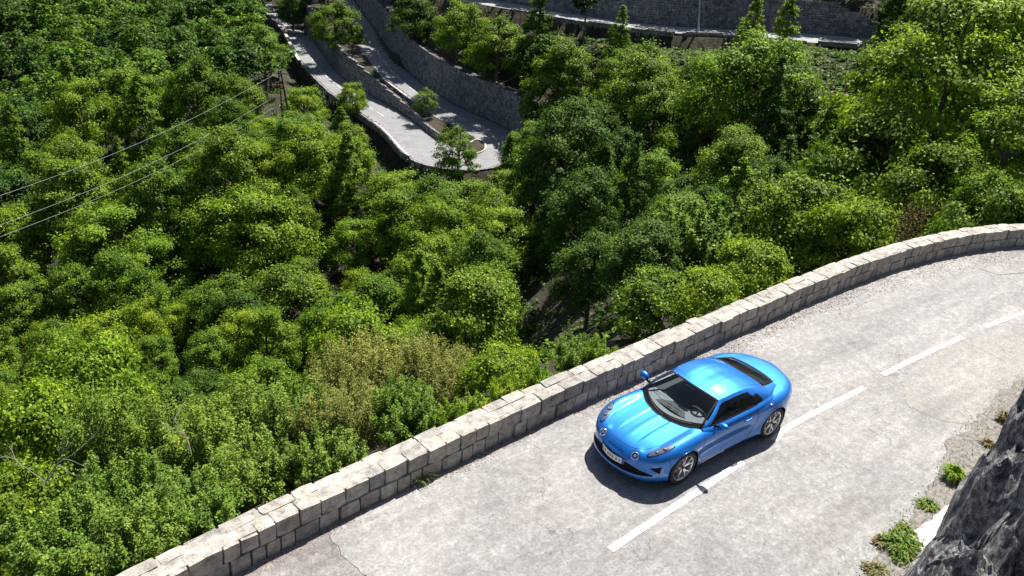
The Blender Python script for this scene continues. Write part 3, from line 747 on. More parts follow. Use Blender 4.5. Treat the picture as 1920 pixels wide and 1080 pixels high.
parapet(LIs, LOs, 771, 190, 790, 206, 'short parapet block beside the small round tree between the legs', 0.6)
parapet(LOs, LIs, 528, 50, 566, 118, 'thin parapet along the far outer edge of the lower road leg', 0.5)
parapet(LOs, LIs, 628, 184, 700, 234, 'parapet on the outer edge of the lower leg behind the leafy saplings', 0.5)
parapet(LOs, LIs, 706, 238, 768, 300, 'parapet on the outer edge of the lower leg nearest the bend', 0.5)
# walls by the upper road
A = outset(UFs, UNs, 0.5)[4:98]; fl = side_n(A, UNs[50])
Hh = 4.4 + 0.0 * np.linspace(0, 1, len(A)); Hh[-10:] = np.linspace(4.4, 2.2, 10)
wu = empty('upper_hill_wall', A[47]); tag(wu, 'long tall dark stone wall rising behind the upper road', 'retaining wall')
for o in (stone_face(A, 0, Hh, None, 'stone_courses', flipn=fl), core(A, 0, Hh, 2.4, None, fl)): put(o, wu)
k0 = int(np.argmin([(proj(p)[0] - 1528) ** 2 for p in UNs])); k1 = int(np.argmin([(proj(p)[0] - 1700) ** 2 for p in UNs]))
A = outset(UNs, UFs, 0.2)[k0:k1]; fl = -side_n(A, UFs[(k0 + k1) // 2])
wv = empty('ruined_wall', A[len(A) // 2]); tag(wv, 'rough stone wall propping up the upper road above the dark gully', 'retaining wall')
for o in (stone_face(A, -6.0, -0.1, None, 'stone_courses', flipn=fl, lo=0.5, hi=1.1, rh=0.5), core(A, -6.0, -0.1, 0.6, None, fl)): put(o, wv)
k0 = int(np.argmin([(proj(p)[0] - 960) ** 2 for p in UNs])); k1 = int(np.argmin([(proj(p)[0] - 1525) ** 2 for p in UNs]))
A = outset(UNs, UFs, 0.2)[k0:k1]; fl = -side_n(A, UFs[(k0 + k1) // 2])
wv = empty('road_edge_wall', A[len(A) // 2]); tag(wv, 'low stone edging wall under the outer side of the upper road', 'retaining wall')
for o in (stone_face(A, -1.6, -0.02, None, 'stone_courses', flipn=fl), core(A, -1.6, -0.02, 0.5, None, fl)): put(o, wv)

# tall pale pole on the upper road
GUP = Vector((0.10, -0.07, 1.0)).normalized()
def pole_at(u, v, z): return Vector(atz(u, v, zk(z)))
b0 = pole_at(1309, 66, -15.0)
t = empty('lamp_pole', b0); tag(t, 'tall slim pale metal pole standing on the outer edge of the upper road', 'lamp pole')
mb = MB(); mb.tube([(0, 0, -.2), tuple(GUP * 4.5 * .5), tuple(GUP * 9.5)], [0.13, 0.11, 0.07], 10); mb.build('pole_shaft', M_POLE, t, True)
mb = MB(); mb.box((0, 0, 0.05), (.2, 0, 0), (0, .2, 0), (0, 0, .08)); mb.build('base_plate', M_POLE, t)
mb = MB(); e = GUP * 9.5; mb.tube([tuple(e), tuple(e + Vector((0.3, .3, .25))), tuple(e + Vector((0.9, .9, .35)))], [0.05, .045, .04], 8); mb.box(tuple(e + Vector((1.15, 1.15, .36))), (.26, .26, 0), (-.09, .09, 0), (0, 0, .06)); mb.build('lamp_head', M_POLE, t)

# utility pole and its three cables on the left
pb = atd(534, 205, 118); pt = atd(524, 132, 117)
t = empty('utility_pole', pb); tag(t, 'dark twin-legged utility pole rising from the forest left of the lower road', 'utility pole')
v_ = Vector(pt - pb)
for dx in (-0.28, 0.28):
    mb = MB(); mb.tube([(dx * 1.9, 0, -5), (dx * .4, 0, 0) if False else tuple(v_ * 0.0 + Vector((dx * 1.5, 0, 0))), tuple(v_ + Vector((dx * .5, 0, 0)))], [0.15, 0.14, 0.10], 8); mb.build('pole_leg', M_WOODPOLE, t)
for k in range(6):
    mb = MB(); c = v_ * (0.08 + k * 0.16); mb.box(tuple(c), (0.42 - k * .04, 0, 0), (0, .04, 0), (0, 0, .05)); mb.build('cross_rung', M_WOODPOLE, t)
crd = Vector(HR.tolist() + [0]) * 1.1
mb = MB(); mb.tube([tuple(v_ - crd + Vector((0, 0, -0.4))), tuple(v_ + crd + Vector((0, 0, -0.4)))], 0.07, 6); mb.build('crossarm', M_WOODPOLE, t)
for k, (a, b, lab) in enumerate([((518, 138, 117), (-6, 341, 74), 'upper pale overhead cable crossing the left forest, highest of the three'),
                     ((508, 186, 118), (-6, 396, 72), 'middle pale overhead cable crossing the left forest, between two others'),
                     ((512, 203, 118), (-6, 418, 71), 'lowest pale overhead cable crossing the left forest')]):
    p, q = atd(*a), atd(*b); q2 = p + (q - p) * 1.35; m = 40; pts = []
    for i in range(m):
        s_ = i / (m - 1); w3 = p + (q2 - p) * s_; w3[2] -= 1.6 * math.sin(math.pi * min(1, s_ )) ; pts.append(tuple(w3))
    mb = MB(); mb.tube(pts, 0.016, 5); o = mb.build('overhead_cable', M_CABLE); tag(o, lab, 'cable', 'overhead cables from the utility pole')

# ------------------------------------------------------------------ the blue car
def mat_carpaint():
    m, n, b = newmat('blue_paint')
    fl = noise_t(n, objvec(n), 900, 2, 0.5)
    c = ramp(n, fl, [(0.35, (0.001, 0.125, 0.46)), (0.65, (0.002, 0.175, 0.60))])
    n.links.new(c, b.inputs['Base Color']); b.inputs['Metallic'].default_value = 0.6; b.inputs['Roughness'].default_value = 0.47
    b.inputs['Coat Weight'].default_value = 1.0; b.inputs['Coat Roughness'].default_value = 0.06; return m
M_BLUE = mat_carpaint()
M_BLACK = simple('black_trim', (0.008, 0.008, 0.009), 0.6, spec=0.08)
M_GAP = simple('shut_line', (0.004, 0.012, 0.03), 0.7)
M_RUBBER = simple('tyre_rubber', (0.018, 0.018, 0.019), 0.8)
M_ALLOY = simple('machined_alloy', (0.62, 0.62, 0.63), 0.28, 0.9)
M_DARKALLOY = simple('dark_alloy', (0.04, 0.04, 0.042), 0.4, 0.6)
M_DISC = simple('brake_disc', (0.25, 0.20, 0.17), 0.4, 0.8)
M_CHROME = simple('chrome', (0.75, 0.75, 0.76), 0.12, 1.0)
M_WHITE = simple('plate_white', (0.78, 0.78, 0.76), 0.4)
M_PBLUE = simple('plate_blue', (0.02, 0.08, 0.45), 0.4)
M_RED = simple('red_lens', (0.35, 0.01, 0.01), 0.2)
M_DASH = simple('dash_lit_grey', (0.17, 0.17, 0.18), 0.75)  # dark dash made grey, the sunlight on it put into the colour
M_SEAT = simple('seat_dark', (0.035, 0.035, 0.04), 0.8)
M_INT = simple('interior_black', (0.02, 0.022, 0.025), 0.7)
def mat_glass(name, tint, alpha):
    m, n, b = newmat(name)
    g = N(n, 'ShaderNodeBsdfGlossy'); g.inputs['Roughness'].default_value = 0.02; g.inputs[0].default_value = (1, 1, 1, 1)
    t = N(n, 'ShaderNodeBsdfTransparent'); t.inputs[0].default_value = (*tint, 1)
    f = N(n, 'ShaderNodeLayerWeight'); f.inputs[0].default_value = 0.5
    ff = math_n(n, 'ADD', math_n(n, 'MULTIPLY', math_n(n, 'POWER', f.outputs['Facing'], 4.0), 0.85), 0.035)
    mx = N(n, 'ShaderNodeMixShader'); n.links.new(ff, mx.inputs[0]); n.links.new(t.outputs[0], mx.inputs[1]); n.links.new(g.outputs[0], mx.inputs[2])
    n.links.new(mx.outputs[0], n.nodes['Material Output'].inputs[0]); return m
M_GLASS = mat_glass('windscreen_glass', (0.80, 0.88, 0.89), 1)
M_SGLASS = mat_glass('side_glass', (0.62, 0.68, 0.66), 1)
M_LENS = mat_glass('lamp_lens', (0.95, 0.95, 0.97), 1)

car = empty('blue_sports_car', (0, 0, 0))
tag(car, 'metallic blue two-seat sports coupe driving down the road beside the parapet', 'car')

def pchip(xs, ys):
    xs, ys = np.asarray(xs, float), np.asarray(ys, float)
    o = np.argsort(xs); xs, ys = xs[o], ys[o]; h = np.diff(xs); d = np.diff(ys) / h; m = np.zeros(len(xs))
    for i in range(1, len(xs) - 1):
        if d[i - 1] * d[i] > 0: w1, w2 = 2 * h[i] + h[i - 1], h[i] + 2 * h[i - 1]; m[i] = (w1 + w2) / (w1 / d[i - 1] + w2 / d[i])
    m[0], m[-1] = d[0], d[-1]
    def f(x):
        x = np.clip(x, xs[0], xs[-1]); i = np.clip(np.searchsorted(xs, x) - 1, 0, len(xs) - 2); t = (x - xs[i]) / h[i]
        return (ys[i] * (1 + 2 * t) * (1 - t) ** 2 + h[i] * m[i] * t * (1 - t) ** 2 + ys[i + 1] * t * t * (3 - 2 * t) + h[i] * m[i + 1] * t * t * (t - 1))
    return f
def soft(f, r=0.05): return lambda x: (f(x - r) + 2 * f(x) + f(x + r)) / 4
Wd = soft(pchip([-2.13, -2.125, -2.10, -2.05, -1.98, -1.88, -1.72, -1.5, -1.25, -.9, -.5, 0, .5, .9, 1.2, 1.42, 1.58, 1.70, 1.80, 1.88, 1.945, 1.99, 2.02, 2.045, 2.055],
              [0.0, .20, .36, .50, .61, .70, .79, .87, .90, .885, .862, .853, .86, .875, .883, .868, .832, .778, .705, .615, .51, .40, .30, .16, 0.0]), 0.012)
X16 = [-2.13, -1.98, -1.75, -1.5, -1.2, -.8, -.3, .3, .7, .95, 1.2, 1.45, 1.62, 1.78, 1.90, 1.98, 2.055]
def prof(ys): return soft(pchip(X16, ys), 0.04)
zsh = prof([.74, .79, .815, .825, .825, .81, .79, .78, .775, .77, .76, .725, .68, .625, .56, .50, .44])
zfe = prof([.80, .84, .872, .885, .888, .87, .85, .84, .835, .835, .825, .785, .735, .672, .60, .53, .45])
z8 = prof([.83, .868, .885, .895, .90, .88, .86, .85, .835, .80, .775, .742, .708, .662, .608, .545, .455])
z9 = prof([.845, .885, .905, .915, .93, .90, .86, .85, .82, .792, .768, .735, .703, .662, .615, .555, .46])
zce = prof([.855, .895, .915, .925, .94, .90, .86, .85, .82, .80, .778, .745, .712, .672, .625, .563, .462])
zbt = prof([.42, .30, .21, .17, .15, .15, .15, .15, .15, .15, .15, .15, .155, .165, .175, .185, .215])
scal = prof([0, 0, 0, 0, .0, .35, 1, 1, .8, .35, 0, 0, 0, 0, 0, 0, 0])
def catm1(P, t):
    """rows of control values P[k], parameter t in [0, n-1]"""
    n = len(P); i = np.clip(t.astype(int), 0, n - 2); f = t - i
    g = lambda k: P[np.clip(k, 0, n - 1)]
    p0, p1, p2, p3 = g(i - 1), g(i), g(i + 1), g(i + 2)
    # uniform cubic B-spline softened towards the points
    bs = ((1 - f) ** 3 * p0 + (3 * f ** 3 - 6 * f * f + 4) * p1 + (-3 * f ** 3 + 3 * f * f + 3 * f + 1) * p2 + f ** 3 * p3) / 6
    cr = 0.5 * ((2 * p1) + (-p0 + p2) * f + (2 * p0 - 5 * p1 + 4 * p2 - p3) * f * f + (-p0 + 3 * p1 - 3 * p2 + p3) * f ** 3)
    return 0.6 * bs + 0.4 * cr
VT = np.linspace(0, 11, 133)
def section(x):
    W = float(Wd(x)); sc = float(scal(x)); zb = float(zbt(x)); zs = float(zsh(x)); m_ = 0.30
    wv = max(W, 1e-4)
    y = np.array([.80, .955, .985 - .012 * sc, .985 - .065 * sc, .998 - .022 * sc, .985, .925, .80, .62, .42, .21, 0.0]) * wv
    z = np.array([zb, zb + .015, zb + .11, .41, .58, zs - .07, zs + .012, float(zfe(x)), float(z8(x)), float(z9(x)), float(zce(x)) - .003, float(zce(x))])
    z[3] = min(z[3], (z[2] + z[5]) / 2 - 0.01); z[4] = min(z[4], (z[3] + z[5]) / 2 + .02); z[4] = max(z[4], z[3] + .005)
    if x > 1.3 or x < -1.6:                 # at the ends the columns stay in order between bottom and top
        z[2] = min(z[2], zb + (zs - zb) * .30); z[3] = zb + (zs - zb) * min(.55, (.41 - zb) / (zs - zb)); z[4] = zb + (zs - zb) * .78
        z[5] = zb + (zs - zb) * .90
    yy, zz = catm1(y, VT), catm1(z, VT); yy[-1] = 0.0
    # bonnet ribs and valleys
    if x > 0.6:
        k = smoothstep(1.88, 1.55, x) * smoothstep(0.75, 1.0, x); a = np.abs(yy)
        zz += k * (0.006 * np.exp(-((a - .0) / .05) ** 2) + 0.008 * smoothstep(.21, .25, a) * smoothstep(.62, .30, a))
        zz -= k * 0.007 * np.exp(-((a - .565) / .05) ** 2)
        # round housings of the inner lamps
        zz += 0.020 * np.exp(-(((x - 1.87) / .07) ** 2 + ((a - .385) / .075) ** 2))
    return yy, zz
th = np.linspace(0, 1, 330); XS = -2.13 + 4.185 * (0.5 - 0.5 * np.cos(np.pi * th)) * 0.55 + 4.185 * th * 0.45
XS = np.unique(np.r_[XS, np.linspace(1.95, 2.055, 40), np.linspace(-2.13, -2.0, 20)])
BP = np.zeros((len(XS), len(VT), 3))
for i, x in enumerate(XS):
    yy, zz = section(x)
    if i in (0, len(XS) - 1): yy = yy * 0
    BP[i, :, 0] = x; BP[i, :, 1] = yy; BP[i, :, 2] = zz
# lower lip reaches forward, outline of the air intake
def intake(y, z):
    a = abs(y); half = 0.72
    if a > half: return 0.0
    t_ = a / half
    top = 0.445 - 0.135 * t_ ** 1.6; bot = 0.255 + 0.03 * t_ ** 3
    return 1.0 if (bot < z < top) else 0.0
WR, WZ = 0.352, 0.325
AX = (1.205, -1.205)
def side_tri(x, y, z):       # dark triangle vents at the corners
    a = abs(y)
    return 1.70 < x + (a - .70) * 0.4 < 1.83 and .36 < z < .50 - (x - 1.70) * 0.4 and a > .66
verts = []; P_ = BP.copy()
for sgn in (1,):
    for i in range(len(XS)):
        for j in range(len(VT)):
            x, y, z = P_[i, j]
            if x > 1.2 and z < .36:                      # chin pushed out
                P_[i, j, 0] += 0.035 * smoothstep(.36, .24, z) * smoothstep(1.6, 1.95, x)
            for ax in AX:                                # arches: flare, and snap the rim to a circle
                dx, dz = x - ax, z - WZ; r = math.hypot(dx, dz)
                if y > .6 and WR - 0.013 < r < WR + 0.016 and z > .14 and z < .70:
                    P_[i, j, 0] = ax + dx / r * WR; P_[i, j, 2] = WZ + dz / r * WR
                if y > .7 and r < WR + .09 and z > .16 and z < .72: P_[i, j, 1] += 0.010 * smoothstep(WR + .09, WR, r)
mid_cut = lambda x, y, z: (.3 < x < .985 - .285 * min(1.2, abs(y) / .70) ** 2.1 - .006 and abs(y) < .71 and z > .7) or (-1.02 < x < .70 and abs(y) < .745 and z > .7) or (-1.46 < x <= -1.02 and abs(y) < .60 - 0.0 * (x + 1) and z > .75)
def classify(c):
    x, y, z = c
    for ax in AX:
        if y > .55 and math.hypot(x - ax, z - WZ) < WR - 0.0005 and z < .72: return 'cut'
    if mid_cut(x, y, z): return 'cut'
    return 'body'
F_ = {'body': [], 'grille': [], 'vent': []}
nx, nv = len(XS), len(VT)
for i in range(nx - 1):
    for j in range(nv - 1):
        q = [P_[i, j], P_[i, j + 1], P_[i + 1, j + 1], P_[i + 1, j]]; c = sum(q) / 4; k = classify(c)
        if k != 'cut': F_[k].append((i, j))
def mirror_mesh(quads, name, mat, parent, push=None, smooth=True):
    idx = {}; V = []; Fc = []
    for s_ in (1, -1):
        for i, j in quads:
            f = []
            for a, b in ((i, j), (i, j + 1), (i + 1, j + 1), (i + 1, j)):
                ky = (a, b, s_ if b < nv - 1 else 0)
                if ky not in idx:
                    p = P_[a, b].copy(); p[1] *= s_
                    if push is not None: p = p + push(p)
                    idx[ky] = len(V); V.append(tuple(p))
                f.append(idx[ky])
            Fc.append(tuple(f if s_ > 0 else f[::-1]))
    mb = MB(); mb.add(V, Fc); return mb.build(name, mat, parent, smooth)
body = mirror_mesh(F_['body'], 'body_shell', M_BLUE, car)
bmv = [tuple(v.co) for v in body.data.vertices]; bmf = [tuple(p.vertices) for p in body.data.polygons]
allq = [(i, j) for i in range(nx - 1) for j in range(nv - 1)]
fullo = mirror_mesh(allq, 'tmp_full', None, None)
BV = BVHTree.FromPolygons([tuple(v.co) for v in fullo.data.vertices], [tuple(p.vertices) for p in fullo.data.polygons])
bpy.data.objects.remove(fullo)
def hit(o, d):
    h = BV.ray_cast(Vector(o), Vector(d).normalized()); return (h[0], h[1]) if h[0] is not None else (None, None)
def top(x, y, lift=0.004):
    h, n = hit((x, y, 2), (0, 0, -1)); 
    if h is None: return Vector((x, y, .5))
    if n.z < 0: n = -n
    return h + n * lift
def sidep(x, z, s_, lift=0.004):
    h, n = hit((x, 2 * s_, z), (0, -s_, 0))
    if h is None: return Vector((x, .85 * s_, z))
    if n.y * s_ < 0: n = -n
    return h + n * lift
def front(y, z, lift=0.004):
    h, n = hit((4, y, z), (-1, 0, 0))
    if h is None: return Vector((2, y, z))
    if n.x < 0: n = -n
    return h + n * lift
def rear(y, z, lift=0.004):
    h, n = hit((-4, y, z), (1, 0, 0))
    if h is None: return Vector((-2, y, z))
    if n.x > 0: n = -n
    return h + n * lift
def ribbon(mb, pts, w, up=Vector((0, 0, 1))):
    P = [Vector(p) for p in pts]; R = []
    for i, p in enumerate(P):
        d = (P[min(i + 1, len(P) - 1)] - P[max(i - 1, 0)]).normalized(); s_ = d.cross(up)
        if s_.length < .05: s_ = d.cross(Vector((0, 1, 0)))
        s_.normalize(); R.append([p - s_ * w / 2, p + s_ * w / 2])
    mb.grid([[tuple(a), tuple(b)] for a, b in R])
def smc(pts, n=8): return catmull(np.array(pts, float), n)
mb = MB(); R = []
for y in np.linspace(-.70, .70, 61):
    t_ = abs(y) / .70; tp = 0.452 - 0.125 * t_ ** 1.5; bt = 0.262 + 0.042 * t_ ** 2.5
    R.append([tuple(front(y, bt + (tp - bt) * k / 6, .004)) for k in range(7)])
mb.grid(R); gr_ = mb.build('lower_grille', M_BLACK, car, True)  # flat black patch, the dark of the intake opening put into the colour
mb = MB()
for zz in (.30, .345, .39):
    pts = [front(y, zz, .010) for y in np.linspace(-.62 + (zz - .30) * 1.6, .62 - (zz - .30) * 1.6, 31)]; mb.tube([tuple(p) for p in pts], .004, 4)
tag(mb.build('grille_bars', M_DARKALLOY if 'M_DARKALLOY' in globals() else M_BLACK, gr_), kind='stuff')
for s_ in (1, -1):
    mb = MB(); A3 = [(.655, .455), (.775, .50), (.765, .36)]; R = []
    for k in range(9):
        t = k / 8; a = (A3[0][0] + (A3[1][0] - A3[0][0]) * t, A3[0][1] + (A3[1][1] - A3[0][1]) * t); R.append([tuple(front((a[0] + (A3[2][0] - a[0]) * m / 8) * s_, a[1] + (A3[2][1] - a[1]) * m / 8, .005)) for m in range(9)])
    mb.grid(R); mb.build('corner_vent', M_BLACK, car, True)
# shut lines: bonnet, doors, bumper
for s_ in (1, -1):
    mb = MB()
    ribbon(mb, [top(x, y * s_, .002) for x, y in smc([(1.90, .0), (1.885, .16), (1.84, .33), (1.74, .45), (1.55, .53), (1.3, .60), (1.0, .66), (.80, .70)])], .007)
    mb.build('bonnet_line', M_GAP, car)
    mb = MB()
    ribbon(mb, [sidep(x, z, s_, .002) for x, z in smc([(.74, .80), (.79, .62), (.78, .42), (.70, .26), (.30, .225), (-.30, .225), (-.52, .27), (-.62, .42), (-.67, .60), (-.66, .80)])], .008, Vector((0, 1, 0)))
    mb.build('door_line', M_GAP, car)
    mb = MB()
    ribbon(mb, [sidep(x, z, s_, .002) for x, z in smc([(1.545, .44), (1.56, .56), (1.60, .62)])], .007, Vector((0, 1, 0)))
    mb.build('bumper_line', M_GAP, car)
    # black sill blade and thin bright strip
    mb = MB(); mb.grid([[tuple(sidep(x, z, s_, .006)) for z in (.165, .195, .215)] for x in np.linspace(-.82, .82, 30)]); mb.build('sill_trim', M_BLACK, car, True)
    mb = MB(); mb.grid([[tuple(sidep(x, z, s_, .008)) for z in (.232, .246)] for x in np.linspace(.12, .80, 20)]); mb.build('sill_strip', M_ALLOY, car, True)
    # handle in a shallow scoop
    h = sidep(-.40, .705, s_, .012); mb = MB()
    mb.tube([sidep(-.30, .70, s_, .004), sidep(-.34, .705, s_, .026), sidep(-.44, .712, s_, .028), sidep(-.49, .714, s_, .006)], [.010, .014, .014, .010], 8); mb.build('door_handle', M_BLUE, car, True)
    # fender badge
    mb = MB(); mb.grid([[tuple(sidep(x, z, s_, .005)) for z in (.60, .63)] for x in (.86, .91, .96)]); mb.build('fender_badge', M_ALLOY, car)
    mb = MB(); mb.grid([[tuple(sidep(x, z, s_, .006)) for z in (.79, .815)] for x in (-1.0, -.965)]); b_ = mb.build('flag_badge', M_PBLUE, car)
    for k, mt in ((1, M_WHITE), (2, M_RED)):
        mb = MB(); mb.grid([[tuple(sidep(x, z, s_, .006)) for z in (.79, .815)] for x in (-1.0 - k * .037, -.965 - k * .037)]); mb.build('flag_stripe', mt, b_)
# arch liners, wheels
def lathe(prof_, n, mb, cx, cy, cz, sy, col=.5):
    R = []
    for k in range(n + 1):
        a = 2 * math.pi * k / n
        R.append([(cx + r * math.cos(a), cy + sy * y, cz + r * math.sin(a)) for r, y in prof_])
    mb.grid(R, flip=sy > 0)
for ax in AX:
    for s_ in (1, -1):
        mb = MB(); P = []
        for k in range(33):
            a = math.radians(-35 + 250 * k / 32); c_, sn = math.cos(a), math.sin(a)
            P.append([(ax + c_ * WR * .998, s_ * .855, max(.13, WZ + sn * WR * .998)), (ax + c_ * (WR + .01), s_ * .50, max(.13, WZ + sn * (WR + .01))), (ax, s_ * .50, WZ)])
        mb.grid(P, flip=s_ < 0); mb.build('arch_liner', M_BLACK, car, False)
        yw = .862 if ax > 0 else .868
        wpos = empty('wheel', (ax, 0, 0)); wpos.parent = car; R0 = .322
        cy = s_ * (yw - .115)
        mb = MB(); lathe([(.225, -.10), (.27, -.112), (.305, -.105), (R0 - .004, -.085), (R0, -.05), (R0, .05), (R0 - .004, .085), (.308, .106), (.275, .114), (.238, .108), (.232, .10)], 56, mb, 0, cy, R0, s_); mb.build('tyre', M_RUBBER, wpos, True)
        mb = MB(); lathe([(.236, .10), (.240, .106), (.232, .106), (.222, .085), (.215, .02), (.21, -.08)], 56, mb, 0, cy, R0, s_); mb.build('rim', M_ALLOY, wpos, True)
        mb = MB(); lathe([(.0, .0), (.165, .0), (.165, -.02), (.0, -.02)], 40, mb, 0, cy, R0, s_); mb.build('brake_disc', M_DISC, wpos)
        mb = MB(); mb.box((-.13 if ax > 0 else .13, cy + s_ * .012, R0 + .02), (.035, 0, 0), (0, .03, 0), (0, 0, .075)); mb.build('brake_caliper', M_BLUE, wpos)
        mb = MB(); lathe([(.0, -.03), (.235, -.03)], 30, mb, 0, cy, R0, s_); mb.build('wheel_back', M_BLACK, wpos)
        for k in range(5):
            a0 = 2 * math.pi * k / 5 + (.3 if ax > 0 else .75)
            mb = MB(); 
            def pt(r, a, y): return (r * math.cos(a), cy + s_ * y, R0 + r * math.sin(a))
            for sg in (-1, 1):
                for r1, a1, r2, a2, w1, w2 in ((.03, 0, .14, sg * .13, .030, .017), (.135, sg * .125, .232, sg * .285, .017, .015)):
                    p1, p2 = Vector(pt(r1, a0 + a1, .085)), Vector(pt(r2, a0 + a2, .098)); d = (p2 - p1).normalized(); t_ = d.cross(Vector((0, 1, 0))).normalized()
                    V = []
                    for p, ww in ((p1, w1), (p2, w2)):
                        V += [p - t_ * ww / 2 * 1.0, p + t_ * ww / 2 * 1.0, p + t_ * ww * .62 - Vector((0, s_ * .025, 0)), p - t_ * ww * .62 - Vector((0, s_ * .025, 0))]
                    fs = [(0, 1, 5, 4), (1, 2, 6, 5), (3, 0, 4, 7)]
                    mb.add(V, fs if s_ > 0 else [f[::-1] for f in fs])
            mb.build('spoke', M_ALLOY, wpos)
        mb = MB(); lathe([(.0, .10), (.028, .10), (.034, .085), (.036, .06)], 20, mb, 0, cy, R0, s_); mb.build('hub_cap', M_DARKALLOY, wpos)
# floor pan
mb = MB(); mb.box((0, 0, .20), (1.75, 0, 0), (0, .60, 0), (0, 0, .04)); mb.box((0, 0, .30), (.78, 0, 0), (0, .76, 0), (0, 0, .12)); 
mb2 = MB(); mb2.box((0, 0, .20), (1.75, 0, 0), (0, .55, 0), (0, 0, .04)); mb2.build('floor_pan', M_INT, car)

# ------------------------------------------------ greenhouse
cr_x = pchip([0, .3, .54], [.225, .205, .156])      # windscreen head
def ws_top(y): a = abs(y); return Vector((.228 - .072 * (a / .54) ** 2, y, 1.181 - .050 * (a / .54) ** 2.2))
def ws_bot(y_): a = abs(y_) / .70; return Vector((.985 - .285 * a ** 2.1, y_, .772 + .092 * a ** 1.7))
def ruled(fa, fb, n, m, bulge):
    P = []
    for i in range(n):
        t = i / (n - 1)
        row = []
        for j in range(m):
            s_ = -1 + 2 * j / (m - 1); a, b = fa(s_), fb(s_); p = a * (1 - t) + b * t; row.append(p + bulge * (4 * t * (1 - t)))
        P.append(row)
    return P
WS = ruled(lambda s_: ws_bot(s_ * .70), lambda s_: ws_top(s_ * .54), 25, 41, Vector((.010, 0, .022)))
mb = MB(); mb.grid([[tuple(p) for p in r] for r in WS]); wscreen = mb.build('windscreen', M_GLASS, car, True)
# black border of the windscreen
def inset_band(P, name, wr0, wr1, wc, par):
    n, m = len(P), len(P[0]); mb = MB()
    nn = Vector((.5, 0, .85)) * .0025
    g = lambda i, j: tuple(P[i][j] + nn)
    mb.grid([[g(i, j) for j in range(m)] for i in range(0, wr0)]); mb.grid([[g(i, j) for j in range(m)] for i in range(n - wr1, n)])
    mb.grid([[g(i, j) for j in range(0, wc)] for i in range(n)]); mb.grid([[g(i, j) for j in range(m - wc, m)] for i in range(n)])
    return mb.build(name, M_BLACK, par, True)
inset_band(WS, 'windscreen_border', 4, 2, 2, wscreen)
# rail and roof
RX = [.156, .0, -.2, -.45, -.7, -.9, -1.10]
rail_y = pchip(RX, [.540, .556, .565, .570, .570, .568, .560]); rail_z = soft(pchip(RX, [1.131, 1.160, 1.172, 1.158, 1.112, 1.056, .985]), .03)
cen_z = soft(pchip([.228, .1, -.1, -.3, -.55, -.8, -1.02], [1.181, 1.212, 1.235, 1.236, 1.202, 1.142, 1.068]), .03)
n_r = 60; P = []
for i in range(n_r):
    t = i / (n_r - 1); row = []
    for j in range(49):
        s_ = -1 + 2 * j / 48; a = abs(s_)
        xf = .228 - .072 * a ** 2; xb = -1.02 - .08 * a ** 2; x = xf + (xb - xf) * t
        xr = .156 + (-1.10 - .156) * t; xc = .228 + (-1.02 - .228) * t
        zc_, zr_ = float(cen_z(xc)), float(rail_z(xr)); y = s_ * float(rail_y(xr))
        z = zr_ + (zc_ - zr_) * (1 - a ** 2.6)
        k = math.sin(math.pi * min(1, t * 1.15)) if t < .87 else 0
        z += k * (-.010 * math.exp(-(y / .10) ** 2) + .007 * math.exp(-((a * .56 - .27) / .09) ** 2) - .006 * smoothstep(.02, 0, abs(abs(y) - .20)))
        row.append((x, y, z))
    P.append(row)
mb = MB(); mb.grid(P); roofo = mb.build('roof', M_BLUE, car, True)
RoofB = P[-1]
for s_ in (-1, 1):
    mb = MB(); ribbon(mb, [Vector(P[i][3 if s_ < 0 else 45]) + Vector((0, 0, .0015)) for i in range(0, n_r)], .006); mb.build('roof_seam', M_GAP, roofo)
# rear window and its surround
def rw_bot(s_): a = abs(s_); return Vector((-1.50 + .03 * a ** 2, s_ * .50, .955 - .035 * a ** 2.5))
def rw_top(s_): k = (s_ + 1) / 2 * 48; j = int(min(47, k)); f = k - j; a, b = Vector(RoofB[j]), Vector(RoofB[j + 1]); return a * (1 - f) + b * f
RW = ruled(lambda s_: rw_top(s_ * .97), rw_bot, 15, 33, Vector((0, 0, .012)))
mb = MB(); mb.grid([[tuple(p) for p in r] for r in RW]); rwin = mb.build('rear_window', M_SGLASS, car, True)
n, m = 15, 33; mb = MB(); nn = Vector((-.2, 0, 1)) * .004; g = lambda i, j: tuple(RW[i][j] + nn)
mb.grid([[g(i, j) for j in range(m)] for i in (0, 1, 2)]); mb.grid([[g(i, j) for j in range(m)] for i in (12, 13, 14)])
mb.grid([[g(i, j) for j in (0, 1, 2)] for i in range(n)]); mb.grid([[g(i, j) for j in (30, 31, 32)] for i in range(n)])
mb.build('rear_window_border', M_BLACK, rwin, True)
